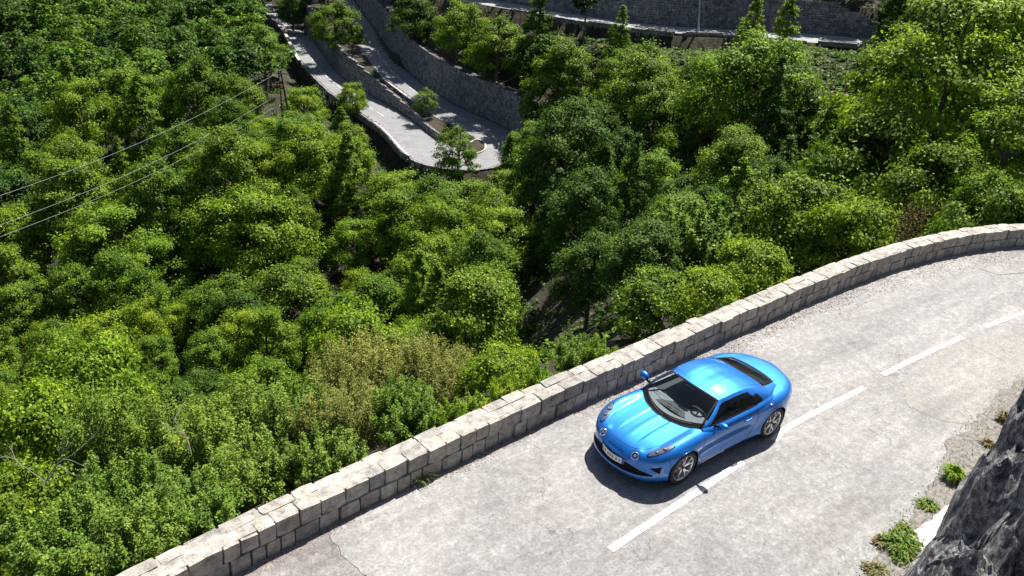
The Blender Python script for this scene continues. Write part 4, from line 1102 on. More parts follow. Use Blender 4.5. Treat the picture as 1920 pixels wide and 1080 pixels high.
# side: from rail down to the belt; windows are the glazed part
BXs = [.70, .5, .2, -.2, -.6, -.9, -1.2, -1.5]
belt_y = pchip(BXs, [.70, .735, .752, .762, .765, .760, .745, .70]); belt_z = pchip(BXs, [.864, .862, .862, .868, .880, .895, .905, .905])
def rail3(t):
    """from windscreen foot up the pillar, along the rail and down the rear buttress"""
    return P3(t)
raily = [(.70, .70, .864), (.55, .668, .925), (.38, .622, 1.02), (.156, .540, 1.131), (0, .556, 1.160), (-.2, .565, 1.172), (-.45, .570, 1.158), (-.7, .570, 1.112), (-.9, .568, 1.056), (-1.10, .560, .985), (-1.3, .52, .950), (-1.48, .50, .922)]
RL = resample(catmull(raily, 10), n=140)
SP = {}
for s_ in (1, -1):
    P = []
    for i in range(140):
        sink = .05 * smoothstep(105, 139, i)
        a = RL[i]; x = .735 + (-1.58 - .735) * (i / 139) ** 0.96
        x = a[0] * .55 + x * .45 if i > 0 else .72
        x = min(.735, x)
        b = np.array([x, float(belt_y(x)) - sink, float(belt_z(x)) - .01 - sink]); row = []
        for j in range(19):
            t = j / 18; p = a * (1 - t) + b * t; bl = .030 * 4 * t * (1 - t) * min(1, (a[2] - b[2]) / .2)
            p = p + np.array([0, bl, bl * .5]); row.append((p[0], p[1] * s_, p[2]))
        # short outward ledge to meet the shoulder
        row.append((b[0], (b[1] + .03) * s_, b[2] - .006)); row.append((b[0], (b[1] + .06) * s_, b[2] - .05))
        P.append(row)
    SP[s_] = P
    mbB, mbG = MB(), MB(); Pn = np.array(P); idxB, idxG = [], []
    nr, nc = Pn.shape[:2]
    def isglass(c, j):
        x, z = c[0], c[2]
        if j >= 18: return False
        if x > .56 or x < -.66: return False
        railz = np.interp(x, RL[::-1, 0], RL[::-1, 2])
        bz = float(belt_z(x)); up_ = railz - .040 - .02 * smoothstep(.3, .5, x)
        rearcut = -.66 + .12 * ((z - bz) / .22) ** 2
        return bz + .0 < z < up_ and x > rearcut
    for i in range(nr - 1):
        for j in range(nc - 1):
            c = (Pn[i, j] + Pn[i + 1, j + 1]) / 2
            (idxG if isglass(c, j) else idxB).append((i * nc + j, i * nc + j + 1, (i + 1) * nc + j + 1, (i + 1) * nc + j)[::(1 if s_ < 0 else -1)])
    mbB.add(Pn.reshape(-1, 3), idxB); mbG.add(Pn.reshape(-1, 3), idxG)
    mbB.build('side_pillar', M_BLUE, car, True); sg_ = mbG.build('side_window', M_SGLASS, car, True)
    def spt(x, tj):
        col = Pn[:, :, 0]; i = int(np.argmin(np.abs(Pn[:, 9, 0] - x))); return Vector(Pn[i, int(tj)])
    # window frame line, quarter trim behind it
    mb = MB(); pts = []
    for x in np.linspace(.56, -.54, 26):
        i = int(np.argmin(np.abs(Pn[:, 4, 0] - x))); railz = np.interp(x, RL[::-1, 0], RL[::-1, 2]) - .040 - .02 * smoothstep(.3, .5, x)
        j = int(np.argmin(np.abs(Pn[i, :18, 2] - railz))); pts.append(Vector(Pn[i, j]) + Vector((0, s_ * .004, .002)))
    mb.tube(pts, .007, 6); mb.tube([(x, s_ * (float(belt_y(x)) + .006), float(belt_z(x)) + .002) for x in np.linspace(.56, -.68, 20)], .008, 6)
    mb.build('window_trim', M_BLACK, sg_, True)
    q = []
    for zf in np.linspace(.02, .93, 9):
        r_ = []
        for xf in np.linspace(0, 1, 7):
            zt = float(belt_z(-.7)) + zf * .17; x0 = -.655 + .12 * (zf * .17 / .22) ** 2; x1 = -.86 + .14 * zf ** 1.5; x = x0 + (x1 - x0) * xf
            i = int(np.argmin(np.abs(Pn[:, 10, 0] - x))); j = int(np.argmin(np.abs(Pn[i, :18, 2] - zt))); r_.append(tuple(Vector((x, Pn[i, j, 1] + s_ * .004, zt))))
        q.append(r_)
    mb = MB(); mb.grid(q); mb.build('quarter_panel_trim', M_BLACK, car, True)
    # mirrors
    mroot = MB(); c = Vector((.44, s_ * .93, .925))
    bm = bmesh.new(); bmesh.ops.create_uvsphere(bm, u_segments=24, v_segments=14, radius=1)
    for v in bm.verts:
        p = v.co; v.co = Vector((p.x * .075 if p.x > 0 else p.x * .030, p.y * .105, p.z * .068 + .012 * p.y * s_)) + c
    me = bpy.data.meshes.new('wing_mirror'); bm.to_mesh(me); bm.free(); me.materials.append(M_BLUE); me.polygons.foreach_set('use_smooth', [True] * len(me.polygons)); mo = link('wing_mirror', me, car)
    mb = MB(); mb.tube([(.45, s_ * .775, .85), (.47, s_ * .82, .875), (.46, s_ * .88, .895)], [.028, .022, .02], 8); mb.build('mirror_stalk', M_BLACK, mo, True)
    mb = MB(); a = []
    for k in range(20): t = 2 * math.pi * k / 20; a.append((.413, c.y + .09 * math.cos(t), c.z + .055 * math.sin(t)))
    mb.add(a, [tuple(range(20))]); mb.build('mirror_glass', M_CHROME, mo)
# black tail panel between rear window and deck, spoiler seam, tail lamps
mb = MB(); ribbon(mb, [rw_bot(k / 12 - 1) + Vector((-.012, 0, .006)) for k in range(25)], .045); mb.build('rear_deck_trim', M_BLACK, car, True)
mb = MB(); ribbon(mb, [top(-2.02 + .10 * (y / .6) ** 2, y, .002) for y in np.linspace(-.62, .62, 30)], .007); mb.build('deck_line', M_GAP, car)
for s_ in (1, -1):
    mb = MB(); mb.grid([[tuple(rear(y * s_, z, .006)) for z in (.64, .67, .70)] for y in np.linspace(.38, .70, 8)]); mb.build('tail_lamp', M_RED, car, True)
# exhaust and diffuser hint
mb = MB(); mb.grid([[tuple(rear(y, z, .004)) for z in (.36, .42, .50)] for y in np.linspace(-.5, .5, 12)]); mb.build('diffuser', M_BLACK, car, True)
mb = MB(); lathe([(.035, 0), (.05, 0), (.05, .08)], 20, mb, 0, 0, 0, 1)
ex = mb.build('exhaust_tip', M_CHROME, car); ex.rotation_euler = (0, 0, math.radians(90)); ex.location = (-2.12, 0, .34)

# lamps
def lamp(s_):
    out = smc([(1.835, .565), (1.79, .615), (1.70, .675), (1.58, .722), (1.45, .742), (1.405, .728), (1.43, .690), (1.52, .630), (1.64, .570), (1.76, .535), (1.82, .540)], 6)
    c = out.mean(0)
    def patch(sc, lift, name, mat, par, drop=0):
        mb = MB(); R = [[tuple(top(c[0], c[1] * s_, lift + drop))] * len(out)]
        for f in (.35, .7, 1.0):
            R.append([tuple(top(c[0] + (x - c[0]) * f * sc, (c[1] + (y - c[1]) * f * sc) * s_, lift if f == 1 else lift + drop)) for x, y in out])
        for r in R: r.append(r[0])
        mb.grid(R, flip=s_ > 0); return mb.build(name, mat, par, True)
    h = patch(1.05, .0025, 'headlamp', M_BLACK, car)
    patch(.93, .005, 'lamp_reflector', M_CHROME, h)
    for (x, y, r, mt) in ((1.55, .668, .046, M_DARKALLOY), (1.685, .622, .036, M_DARKALLOY)):
        mb = MB(); p = top(x, y * s_, .010); R = []
        for k in range(25):
            a = 2 * math.pi * k / 24; R.append([tuple(p + Vector((rr * math.cos(a), rr * math.sin(a), zz))) for rr, zz in ((r, -.012), (r, .002), (r * .8, .0), (r * .72, -.01), (0, -.01))])
        mb.grid(R, flip=True); mb.build('lamp_ring', mt, h, True)
        mb = MB(); mb.add([tuple(p + Vector((r * .55 * math.cos(k / 16 * 6.283), r * .55 * math.sin(k / 16 * 6.283), .001))) for k in range(16)], [tuple(range(16))]); mb.build('lamp_projector', M_CHROME, h)
    patch(1.0, .016, 'lamp_cover', M_LENS, h, .012)
    # inner round driving lamp
    y0, z0 = .385, .575; p0 = front(y0 * s_, z0, 0); nrm = Vector((.80, .18 * s_, .50)).normalized()
    a_ = nrm.cross(Vector((0, 0, 1))).normalized(); b_ = a_.cross(nrm)
    mb = MB(); R = []
    for k in range(33):
        t = 2 * math.pi * k / 32; d = a_ * math.cos(t) + b_ * math.sin(t)
        R.append([tuple(p0 + d * rr + nrm * hh) for rr, hh in ((.070, -.03), (.070, .012), (.062, .016), (.056, .010), (.050, -.005))])
    mb.grid(R); dl = mb.build('driving_lamp', M_CHROME, car, True)
    mb = MB(); mb.add([tuple(p0 + (a_ * math.cos(k / 24 * 6.283) + b_ * math.sin(k / 24 * 6.283)) * .052 - nrm * .004) for k in range(24)], [tuple(range(24))]); mb.build('lamp_bowl', M_DARKALLOY, dl)
    mb = MB(); mb.add([tuple(p0 + (a_ * math.cos(k / 24 * 6.283) + b_ * math.sin(k / 24 * 6.283)) * .024 + nrm * .004 + b_ * .008) for k in range(24)], [tuple(range(24))]); mb.build('lamp_projector', M_WHITE, dl)
for s_ in (1, -1): lamp(s_)
# plate, upper slot line, lettering
pc = front(.03, .40, .0)
mb = MB(); xx = pc.x + .018
Pl = [[(xx + .02 - .06 * (y / .26) ** 2, y, z) for z in (.345, .455)] for y in np.linspace(-.26, .26, 9)]
mb.grid(Pl); plate = mb.build('number_plate', M_WHITE, car)
mb = MB(); mb.grid([[(xx + .022 - .06 * (y / .26) ** 2, y, z) for z in (.347, .453)] for y in (.215, .24, .258)]); mb.build('plate_band', M_PBLUE, plate)
mb = MB()
for k in range(7):
    y = .17 - k * .055 - (.02 if k > 1 else 0) - (.02 if k > 4 else 0); x_ = xx + .0225 - .06 * (y / .26) ** 2
    mb.grid([[(x_, y - .016, .37), (x_, y - .016, .43)], [(x_, y - .007, .37), (x_, y - .007, .43)]]); mb.grid([[(x_, y + .006, .37), (x_, y + .006, .43)], [(x_, y + .014, .37), (x_, y + .014, .43)]])
    zz = .425 if k % 2 else .395; mb.grid([[(x_, y - .016, zz), (x_, y - .016, zz + .008)], [(x_, y + .014, zz), (x_, y + .014, zz + .008)]])
tag(mb.build('plate_characters', M_BLACK, plate), kind='stuff')
mb = MB(); mb.grid([[tuple(front(y, z, .004)) for z in (.452, .468)] for y in np.linspace(-.30, .30, 21)]); mb.build('nose_slot', M_BLACK, car, True)
cu = bpy.data.curves.new('nose_lettering', 'FONT'); cu.body = 'ALPINE'; cu.size = .062; cu.extrude = .002; cu.space_character = 1.9; cu.align_x = 'CENTER'
cu.materials.append(M_BLACK); tmp_ = bpy.data.objects.new('tmp', cu); COL.objects.link(tmp_); bpy.context.view_layer.update(); lme = bpy.data.meshes.new_from_object(tmp_.evaluated_get(bpy.context.evaluated_depsgraph_get())); bpy.data.objects.remove(tmp_); lt = link('nose_lettering', lme, car); tag(lt, kind='stuff')
pn = front(0, .525, .012); lt.matrix_local = Matrix.Translation(pn) @ Matrix(((0, -.35, .94), (1, 0, 0), (0, .94, .35))).to_4x4()
# interior: dashboard, wheel, seats, shelf, wipers
def rbox(name, c, h, mat, par, bev=.03, rot=0.0, seg=2, taper=None):
    bm = bmesh.new(); bmesh.ops.create_cube(bm, size=2)
    for v in bm.verts: v.co = Vector((v.co.x * h[0], v.co.y * h[1], v.co.z * h[2]))
    if taper:
        for v in bm.verts:
            if v.co.z > 0: v.co.y *= taper
    bmesh.ops.bevel(bm, geom=bm.edges[:], offset=min(bev, min(h) * .9), segments=seg, affect='EDGES', profile=.6)
    bmesh.ops.rotate(bm, verts=bm.verts, cent=(0, 0, 0), matrix=Matrix.Rotation(rot, 3, 'Y')); bmesh.ops.translate(bm, verts=bm.verts, vec=c)
    me = bpy.data.meshes.new(name); bm.to_mesh(me); bm.free(); me.materials.append(mat); me.polygons.foreach_set('use_smooth', [True] * len(me.polygons)); return link(name, me, par)
mb = MB(); mb.grid([[(x, y, .30 if -.9 < x < .7 else .8) for y in (-.66, .66)] for x in (-1.0, .7)]); mb.grid([[(.70, y, z) for z in (.25, .78)] for y in (-.7, .7)]); mb.grid([[(-.72, y, z) for z in (.25, .98)] for y in (-.6, .6)])
for s_ in (1, -1): mb.grid([[(x, s_ * .70, .25), (x, s_ * .735, .84)] for x in (-.95, .74)])
mb.grid([[(-.72, y, .90) for y in (-.56, .56)], [(-1.48, y, .86) for y in (-.48, .48)]])
mb.build('cabin_trim', M_INT, car)
P = []
for i in range(12):
    t = i / 11; row = []
    for j in range(31):
        s_ = -1 + 2 * j / 30; fr = ws_bot(s_ * .64) + Vector((-.075, 0, .006)); y = fr.y
        bx = .44 + .06 * abs(s_) ** 2; hump = .045 * math.exp(-((y - .34) / .17) ** 2) * t ** 1.5
        x = fr.x + (bx - fr.x) * t - (.05 * math.exp(-((y - .34) / .17) ** 2)) * t; z = fr.z - .012 + .030 * t + hump - .012 * math.sin(t * 3.14)
        row.append((x, y, z))
    P.append(row)
P.append([(x - .02, y, z - .06) for x, y, z in P[-1]]); P.append([(x + .03, y, z - .30) for x, y, z in P[-1]])
mb = MB(); mb.grid(P); dash = mb.build('dashboard', M_DASH, car, True)
mb = MB(); ribbon(mb, [Vector((.56, y, .862)) for y in np.linspace(-.60, .14, 12)], .010); mb.build('dash_seam', M_BLACK, dash)
for yv in (-.10, .07):
    mb = MB(); mb.grid([[(.655, yv + a, .842), (.63, yv + a, .847)] for a in (-.055, .055)]); mb.build('demister_slot', M_BLACK, dash)
mb = MB(); c = Vector((.36, .35, .80)); ax_ = Vector((-.88, 0, .47)).normalized(); b1 = Vector((0, 1, 0)); b2 = ax_.cross(b1)
mb.tube([tuple(c + (b1 * math.cos(k / 28 * 6.2832) + b2 * math.sin(k / 28 * 6.2832)) * .178) for k in range(28)], .017, 8, closed=True); sw = mb.build('steering_wheel', M_SEAT, car, True)
mb = MB(); mb.tube([tuple(c - b1 * .17), tuple(c), tuple(c + b1 * .17)], .018, 6); mb.tube([tuple(c), tuple(c - b2 * .17)], .018, 6); mb.tube([tuple(c - ax_ * .02), tuple(c + ax_ * .02)], .055, 12); mb.build('wheel_spokes', M_DASH, sw)
for s_ in (1, -1):
    st_ = rbox('seat', (-.12, s_ * .35, .42), (.25, .23, .09), M_SEAT, car, .05, -.12)
    rbox('seat_back', (-.44, s_ * .35, .70), (.075, .22, .30), M_SEAT, st_, .06, -.30, taper=.75)
    rbox('headrest', (-.55, s_ * .35, .985), (.045, .12, .08), M_SEAT, st_, .04, -.2)
rbox('rear_mirror', (.30, 0, 1.115), (.012, .11, .03), M_BLACK, car, .01)
for k, (y0, y1) in enumerate(((.52, .02), (.02, -.50))):
    mb = MB(); pts = [ws_bot(y0 + (y1 - y0) * t) + Vector((-.05 - .03 * t, 0, .034 + .012 * t)) for t in np.linspace(0, 1, 8)]
    mb.tube([tuple(p) for p in pts], .009, 5); mb.build('wiper', M_INT, car)
mb = MB(); mb.grid([[tuple(ws_bot(s_ * .70) + Vector((.030 * (1 - abs(s_) ** 4), 0, -.006 + .004))), tuple(ws_bot(s_ * .70) + Vector((-.015, 0, .010)))] for s_ in np.linspace(-1, 1, 31)]); mb.build('cowl_trim', M_BLACK, car, True)
mb = MB(); ribbon(mb, [top(.985 - .285 * min(1, abs(y) / .70) ** 2.1 + .004, y, .005) for y in np.linspace(-.69, .69, 50)], .03); mb.build('bonnet_rear_seal', M_BLACK, car, True)

# ===== VEGETATION
def leaf_mesh(name, C_, Nn, size, mat, var, rs, asp=0.62):
    """one mesh of many small folded leaves: centres, facing normals, sizes"""
    n = len(C_); Nn = Nn / (np.linalg.norm(Nn, axis=1)[:, None] + 1e-9)
    a = rs.normal(size=(n, 3)); a -= Nn * (a * Nn).sum(1)[:, None]; a /= np.linalg.norm(a, axis=1)[:, None] + 1e-9
    b = np.cross(Nn, a); L = size[:, None] * 0.5
    V = np.empty((n, 4, 3)); V[:, 0] = C_ - a * L; V[:, 1] = C_ + b * L * asp + Nn * L * 0.22; V[:, 2] = C_ + a * L; V[:, 3] = C_ - b * L * asp + Nn * L * 0.22
    me = bpy.data.meshes.new(name); me.vertices.add(n * 4); me.vertices.foreach_set('co', V.ravel())
    me.loops.add(n * 4); me.loops.foreach_set('vertex_index', np.arange(n * 4, dtype=np.int32))
    me.polygons.add(n); me.polygons.foreach_set('loop_start', np.arange(0, n * 4, 4, dtype=np.int32)); me.polygons.foreach_set('loop_total', np.full(n, 4, dtype=np.int32))
    at = me.attributes.new('var', 'FLOAT', 'FACE'); at.data.foreach_set('value', np.clip(var, 0, 1).astype(np.float32))
    me.materials.append(mat); me.update(calc_edges=True); me.validate(); return me
def unit(rs, n): v = rs.normal(size=(n, 3)); return v / np.linalg.norm(v, axis=1)[:, None]

def crown_tree(seed, H, R, leaf, n, mat, style='round', puffs=60, base=0.28):
    """crown of leaf puffs carried on limbs; returns (crown mesh, trunk mesh). Height H, crown radius R"""
    rs = np.random.RandomState(seed); pr = random.Random(seed)
    ph = rs.uniform(0, 6.28, 6)
    def lobe(d):
        az = np.arctan2(d[:, 1], d[:, 0]); return 1 + 0.17 * np.sin(2 * az + ph[0]) + 0.12 * np.sin(3 * az + ph[1] + d[:, 2] * 2) + 0.10 * np.sin(5 * az + ph[2] + 4 * d[:, 2])
    d = unit(rs, puffs); d[:, 2] = np.abs(d[:, 2]) * 1.25 - 0.42
    rad = rs.uniform(0.55, 1.0, puffs) ** 0.6
    zc, zr = H * (base + (1 - base) * 0.45), H * (1 - base) * 0.52
    PC = np.c_[d[:, 0] * R * rad * lobe(d), d[:, 1] * R * rad * lobe(d), zc + d[:, 2] * zr * rad]
    if style == 'cone':
        t = rs.uniform(0, 1, puffs) ** 1.1; az = rs.uniform(0, 6.28, puffs); rr = R * (1 - t) ** 0.75 * rs.uniform(0.45, 1.0, puffs)
        PC = np.c_[np.cos(az) * rr, np.sin(az) * rr, H * (base + (1 - base) * t * 0.96)]
    if style == 'tiered':
        t = np.round(rs.uniform(0, 1, puffs) * 6) / 6 + rs.normal(size=puffs) * .02; az = rs.uniform(0, 6.28, puffs); rr = R * np.sqrt(np.clip(1 - (t * 0.95) ** 2, 0.05, 1)) * rs.uniform(0.25, 1.05, puffs)
        PC = np.c_[np.cos(az) * rr, np.sin(az) * rr, H * (base + (1 - base) * t * .9) - rr * 0.12]
    loc = np.hypot(PC[:, 0], PC[:, 1]) / R if style == 'cone' else np.full(puffs, .7)
    pr_ = (.55 + .6 * loc) * R * rs.uniform(0.11, 0.28, puffs) * (0.78 if style == 'tiered' else 1.0) * (0.75 if style == 'cone' else 1.0) * (0.8 + 0.4 * (60 / puffs) ** .5) * .9
    fl = 0.45 if style == 'tiered' else 0.72
    # leaves: mostly on the upper shell of every puff
    w_ = pr_ ** 2; k = rs.choice(puffs, n, p=w_ / w_.sum())
    dd = unit(rs, n); dd[:, 2] = np.where(rs.uniform(size=n) < 0.80, np.abs(dd[:, 2]), dd[:, 2])
    r = pr_[k] * rs.uniform(0.35, 1.1, n) ** 0.35 * (1 + 0.22 * np.sin(dd[:, 0] * 7 + k) * np.sin(dd[:, 1] * 7 + k * 2))
    C_ = PC[k] + dd * r[:, None] * np.array([1, 1, fl])
    # sprigs that break the outline
    ns = n // 6; k2 = rs.choice(puffs, ns); d2 = unit(rs, ns); d2[:, 2] = np.abs(d2[:, 2]) * .8 + .1; C_[:ns] = PC[k2] + d2 * (pr_[k2] * rs.uniform(1.0, 1.75, ns))[:, None] * np.array([1, 1, .9])
    outw = C_ - np.array([0, 0, zc]); outw /= np.linalg.norm(outw, axis=1)[:, None] + 1e-9
    Nn = dd * 0.65 + outw * 0.65 + np.array([0, 0, 0.38]) + rs.normal(size=(n, 3)) * 0.40
    var = 0.42 + 0.20 * rs.normal(size=n) + 0.26 * (rs.uniform(size=puffs)[k] - .5) * 1.6 + 0.10 * dd[:, 2]
    me = leaf_mesh('crown', C_, Nn, leaf * rs.uniform(0.65, 1.35, n), mat, var, rs)
    mb = MB(); lean = [pr.uniform(-.05, .05) * H, pr.uniform(-.05, .05) * H]
    tr = [(0, 0, -1.2), (lean[0] * .3, lean[1] * .3, H * .25), (lean[0] * .8, lean[1] * .8, H * .52), (lean[0], lean[1], H * .84)]
    mb.tube(tr, [H * .026, H * .019, H * .013, H * .004], 7)
    order = np.argsort(-pr_)[:16]
    for q in order:
        p = PC[q]; z0 = min(max(p[2] - np.hypot(p[0], p[1]) * 0.8, H * .14), H * .75); f = z0 / H
        s_ = Vector((lean[0] * f, lean[1] * f, z0)); m_ = s_.lerp(Vector(p), .5) + Vector((0, 0, -.03 * H + pr.uniform(-.02, .02) * H))
        mb.tube([s_, m_, Vector(p)], [H * .010, H * .007, H * .002], 5)
    return me, mb.mesh('trunk', M_BARK, True)

def shoot_shrub(seed, H, R, leaf, n, mat, shoots=110, upright=0.5, bare=0.0):
    """many leafy shoots rising from a few stems, ragged outline"""
    rs = np.random.RandomState(seed); pr = random.Random(seed); mb = MB(); Cs, Ns, Vs = [], [], []
    ph = rs.uniform(0, 6.28, 3)
    per = n // shoots
    for s_ in range(shoots):
        az = rs.uniform(0, 6.28); rr = R * math.sqrt(rs.uniform(0, 1)) * (1 + .2 * math.sin(2 * az + ph[0])) * .85
        hh = H * (0.35 + 0.65 * math.sqrt(max(0, 1 - (rr / (R * 1.15)) ** 2))) * rs.uniform(.55, 1.0)
        root = np.array([math.cos(az) * rr * .35, math.sin(az) * rr * .35, hh * rs.uniform(.05, .45)])
        tipd = np.array([math.cos(az) * rr, math.sin(az) * rr, hh]) + rs.normal(size=3) * [.05 * R, .05 * R, .02 * H]
        bend = (root + tipd) / 2 + np.array([math.cos(az) * rr * .12, math.sin(az) * rr * .12, -hh * .04 * (1 - upright)])
        t = rs.uniform(.30, 1.0, per) ** .8
        P = (1 - t)[:, None] ** 2 * root + 2 * ((1 - t) * t)[:, None] * bend + (t ** 2)[:, None] * tipd
        sp = R * (0.085 - 0.066 * t) + .015
        P += rs.normal(size=(per, 3)) * sp[:, None]
        Cs.append(P); o = P - np.array([0, 0, H * .3]); o /= np.linalg.norm(o, axis=1)[:, None]
        Ns.append(o * .4 + np.array([0, 0, .8]) + rs.normal(size=(per, 3)) * .5); Vs.append(.45 + .17 * rs.normal(size=per) + rs.uniform(-.15, .2) + .12 * (t - .6))
        if s_ % 4 == 0: mb.tube([tuple(root * [.2, .2, 0]), tuple(root), tuple(bend), tuple(tipd)], [.022 * R / 1.5, .016 * R / 1.5, .010 * R / 1.5, .003], 5)
    C_, Nn, V = np.concatenate(Cs), np.concatenate(Ns), np.concatenate(Vs)
    me = leaf_mesh('foliage', C_, Nn, leaf * rs.uniform(.6, 1.4, len(C_)), mat, V, rs)
    for q in range(7):
        az = q * .9; mb.tube([(0, 0, -1.5), (math.cos(az) * R * .1, math.sin(az) * R * .1, H * .2), (math.cos(az) * R * .45, math.sin(az) * R * .45, H * .62)], [.05 * R, .035 * R, .015], 6)
    return me, mb.mesh('stems', M_BARK, True)

PROTO = {}
def proto(key, fn, *a, **k):
    PROTO[key] = (fn(*a, **k), a[1], a[2])      # meshes, height, radius
# forest trees (metres); leaf sizes are leaf sprays at that distance
proto('broad', crown_tree, 11, 11.0, 3.9, .205, 26000, L_MID, 'round', 85, .12)
proto('broad2', crown_tree, 12, 12.5, 3.5, .205, 26000, L_MID, 'round', 95, .1)
proto('bright', crown_tree, 13, 11.0, 3.8, .205, 26000, L_BRIGHT, 'round', 80, .12)
proto('bright2', crown_tree, 14, 12.0, 3.3, .20, 22000, L_BRIGHT, 'cone', 170, .08)
proto('cone', crown_tree, 15, 13.0, 3.3, .20, 22000, L_MID, 'cone', 170, .06)
proto('dark', crown_tree, 16, 11.0, 3.9, .205, 26000, L_DARK, 'round', 90, .1)
proto('dark2', crown_tree, 17, 12.5, 3.4, .20, 22000, L_DARK, 'cone', 170, .06)
proto('light', crown_tree, 18, 9.5, 2.7, .17, 14000, L_SHRUB, 'round', 55, .12)
# near trees, finer leaves
proto('near_big', crown_tree, 21, 11.5, 5.2, .17, 62000, L_BRIGHT, 'tiered', 190, .08)
proto('near_big2', crown_tree, 22, 11.5, 4.4, .16, 50000, L_BRIGHT, 'tiered', 150, .08)
proto('near_mid', crown_tree, 23, 7.0, 2.9, .17, 26000, L_MID, 'round', 70, .12)
proto('near_cone', crown_tree, 24, 8.0, 2.4, .16, 24000, L_BRIGHT, 'cone', 80, .08)
# shrubs behind the parapet
proto('shrub', shoot_shrub, 31, 3.6, 1.9, .085, 30000, L_SHRUB, 150)
proto('shrub2', shoot_shrub, 32, 4.2, 1.8, .08, 30000, L_SHRUB, 120, .8)
proto('shrub3', shoot_shrub, 33, 3.2, 2.0, .09, 26000, L_SHRUB, 110, .3)
proto('olive', shoot_shrub, 34, 3.6, 2.1, .062, 42000, L_OLIVE, 220, .4)
proto('olive2', shoot_shrub, 35, 3.0, 1.7, .060, 32000, L_OLIVE, 170, .4)
proto('bushy', crown_tree, 36, 3.6, 1.9, .105, 24000, L_MID, 'round', 60, .04)
proto('bushy2', crown_tree, 37, 3.2, 1.8, .10, 22000, L_BRIGHT, 'round', 50, .04)
proto('feather', shoot_shrub, 38, 5.0, 2.1, .13, 22000, L_SHRUB, 80, .95)
proto('low', shoot_shrub, 39, 1.7, 1.3, .07, 12000, L_BRIGHT, 70, .5)

def plant(key, name, loc, scale, rz, label, cat, group=None, tilt=(0, 0)):
    (cm, tm), H, R = PROTO[key]
    e = empty(name, loc, rz); e.scale = scale if isinstance(scale, tuple) else (scale,) * 3; e.rotation_euler = (tilt[0], tilt[1], rz)
    tag(e, label, cat, group)
    shrubby = cm.name.startswith('foliage')
    link('foliage' if shrubby else 'crown', cm, e); link('stems' if shrubby else 'trunk', tm, e)
    return e
CLEAR = []
def hero(key, name, u, v, D, width, label, cat='tree', group=None, hfac=1.0, ground=None):
    """crown centre seen along the picture ray (u,v) at horizontal distance D, crown width in metres; stands on the hillside below"""
    H, R = PROTO[key][1:]
    if D > 58:                                           # slide along the ray until the tree stands on the slope
        best = None
        for q in np.linspace(.86, 1.32, 24):
            p = atd(u, v, D * q); e_ = abs((p[2] - hz(p[0], p[1])) - H * width * q / (2 * R) * .60) + abs(q - 1) * 4
            if best is None or e_ < best[0]: best = (e_, q)
        D *= best[1]; width *= best[1]
    p = atd(u, v, D); s_ = width / (2 * R); g = hz(p[0], p[1]) if ground is None else ground
    top_z = p[2] + (H * s_ * .38) * hfac
    if D > 58 and (u, v) not in ROAD_OK:
        while top_z > p[2] + 1.0 and any(inside(proj((p[0], p[1], top_z)), q) for q in KEEP): top_z -= .4
    Hn = top_z - g
    sz = max(s_ * 1.0, min(Hn / H, s_ * 1.6)); base = top_z - H * sz
    base = min(base, g) if Hn < H * sz else base
    if base > g + .3:                                    # stretch the bole down to the ground
        pass
    e = plant(key, name, (p[0], p[1], base), (s_, s_, sz), random.uniform(0, 6.28), label, cat, group)
    if base > g + .2:
        mb = MB(); k = 1 / s_; mb.tube([(0, 0, (g - base - .6) / sz), (0.05, .03, 0.3 * H)], [.024 * H, .016 * H], 7); mb.build('lower_trunk', M_BARK, e)
    CLEAR.append((p[0], p[1], width / 2))
    return e
T = 'tree'; B_ = 'bush'
smallp = 1
KEEP = [[(490, 0), (540, 0), (560, 40), (600, 80), (640, 130), (600, 150), (555, 120), (525, 70)], [(512, 125), (545, 125), (548, 195), (516, 195)], [(488, 0), (525, 0), (545, 40), (600, 90), (650, 140), (770, 190), (830, 260), (905, 265), (960, 240), (985, 270), (962, 300), (925, 318), (785, 312), (738, 262), (650, 192), (568, 122), (495, 30)],
        [(640, 0), (690, 0), (740, 80), (830, 165), (960, 230), (1030, 215), (1010, 180), (960, 150), (880, 125), (800, 60), (740, 0)],
        [(900, -10), (930, -10), (1200, 35), (1670, 70), (1670, 100), (1330, 75), (1100, 55), (900, 20)],
        [(690, 130), (760, 150), (860, 240), (800, 260), (690, 180)],
        [(1040, 470), (1110, 470), (1130, 640), (1080, 720), (1030, 700)],
        [(1180, 0), (1640, 0), (1650, 60), (1180, 40)], [(1540, 100), (1650, 100), (1600, 160), (1540, 140)]]
GULLY = [[(1040, 440), (1100, 440), (1150, 640), (1080, 740), (1010, 720), (1040, 600)]]
def inside(p, poly):
    x, y = p; r = False; j = len(poly) - 1
    for i in range(len(poly)):
        xi, yi = poly[i]; xj, yj = poly[j]
        if (yi > y) != (yj > y) and x < (xj - xi) * (y - yi) / (yj - yi) + xi: r = not r
        j = i
    return r
ROAD_OK = {(858, 272), (955, 292), (797, 182), (662, 178), (628, 45), (1405, 150), (1410, 50), (1470, 65), (1163, 55), (1012, 15), (860, 45), (935, 85), (775, 25), (548, 8), (1790, 150)}
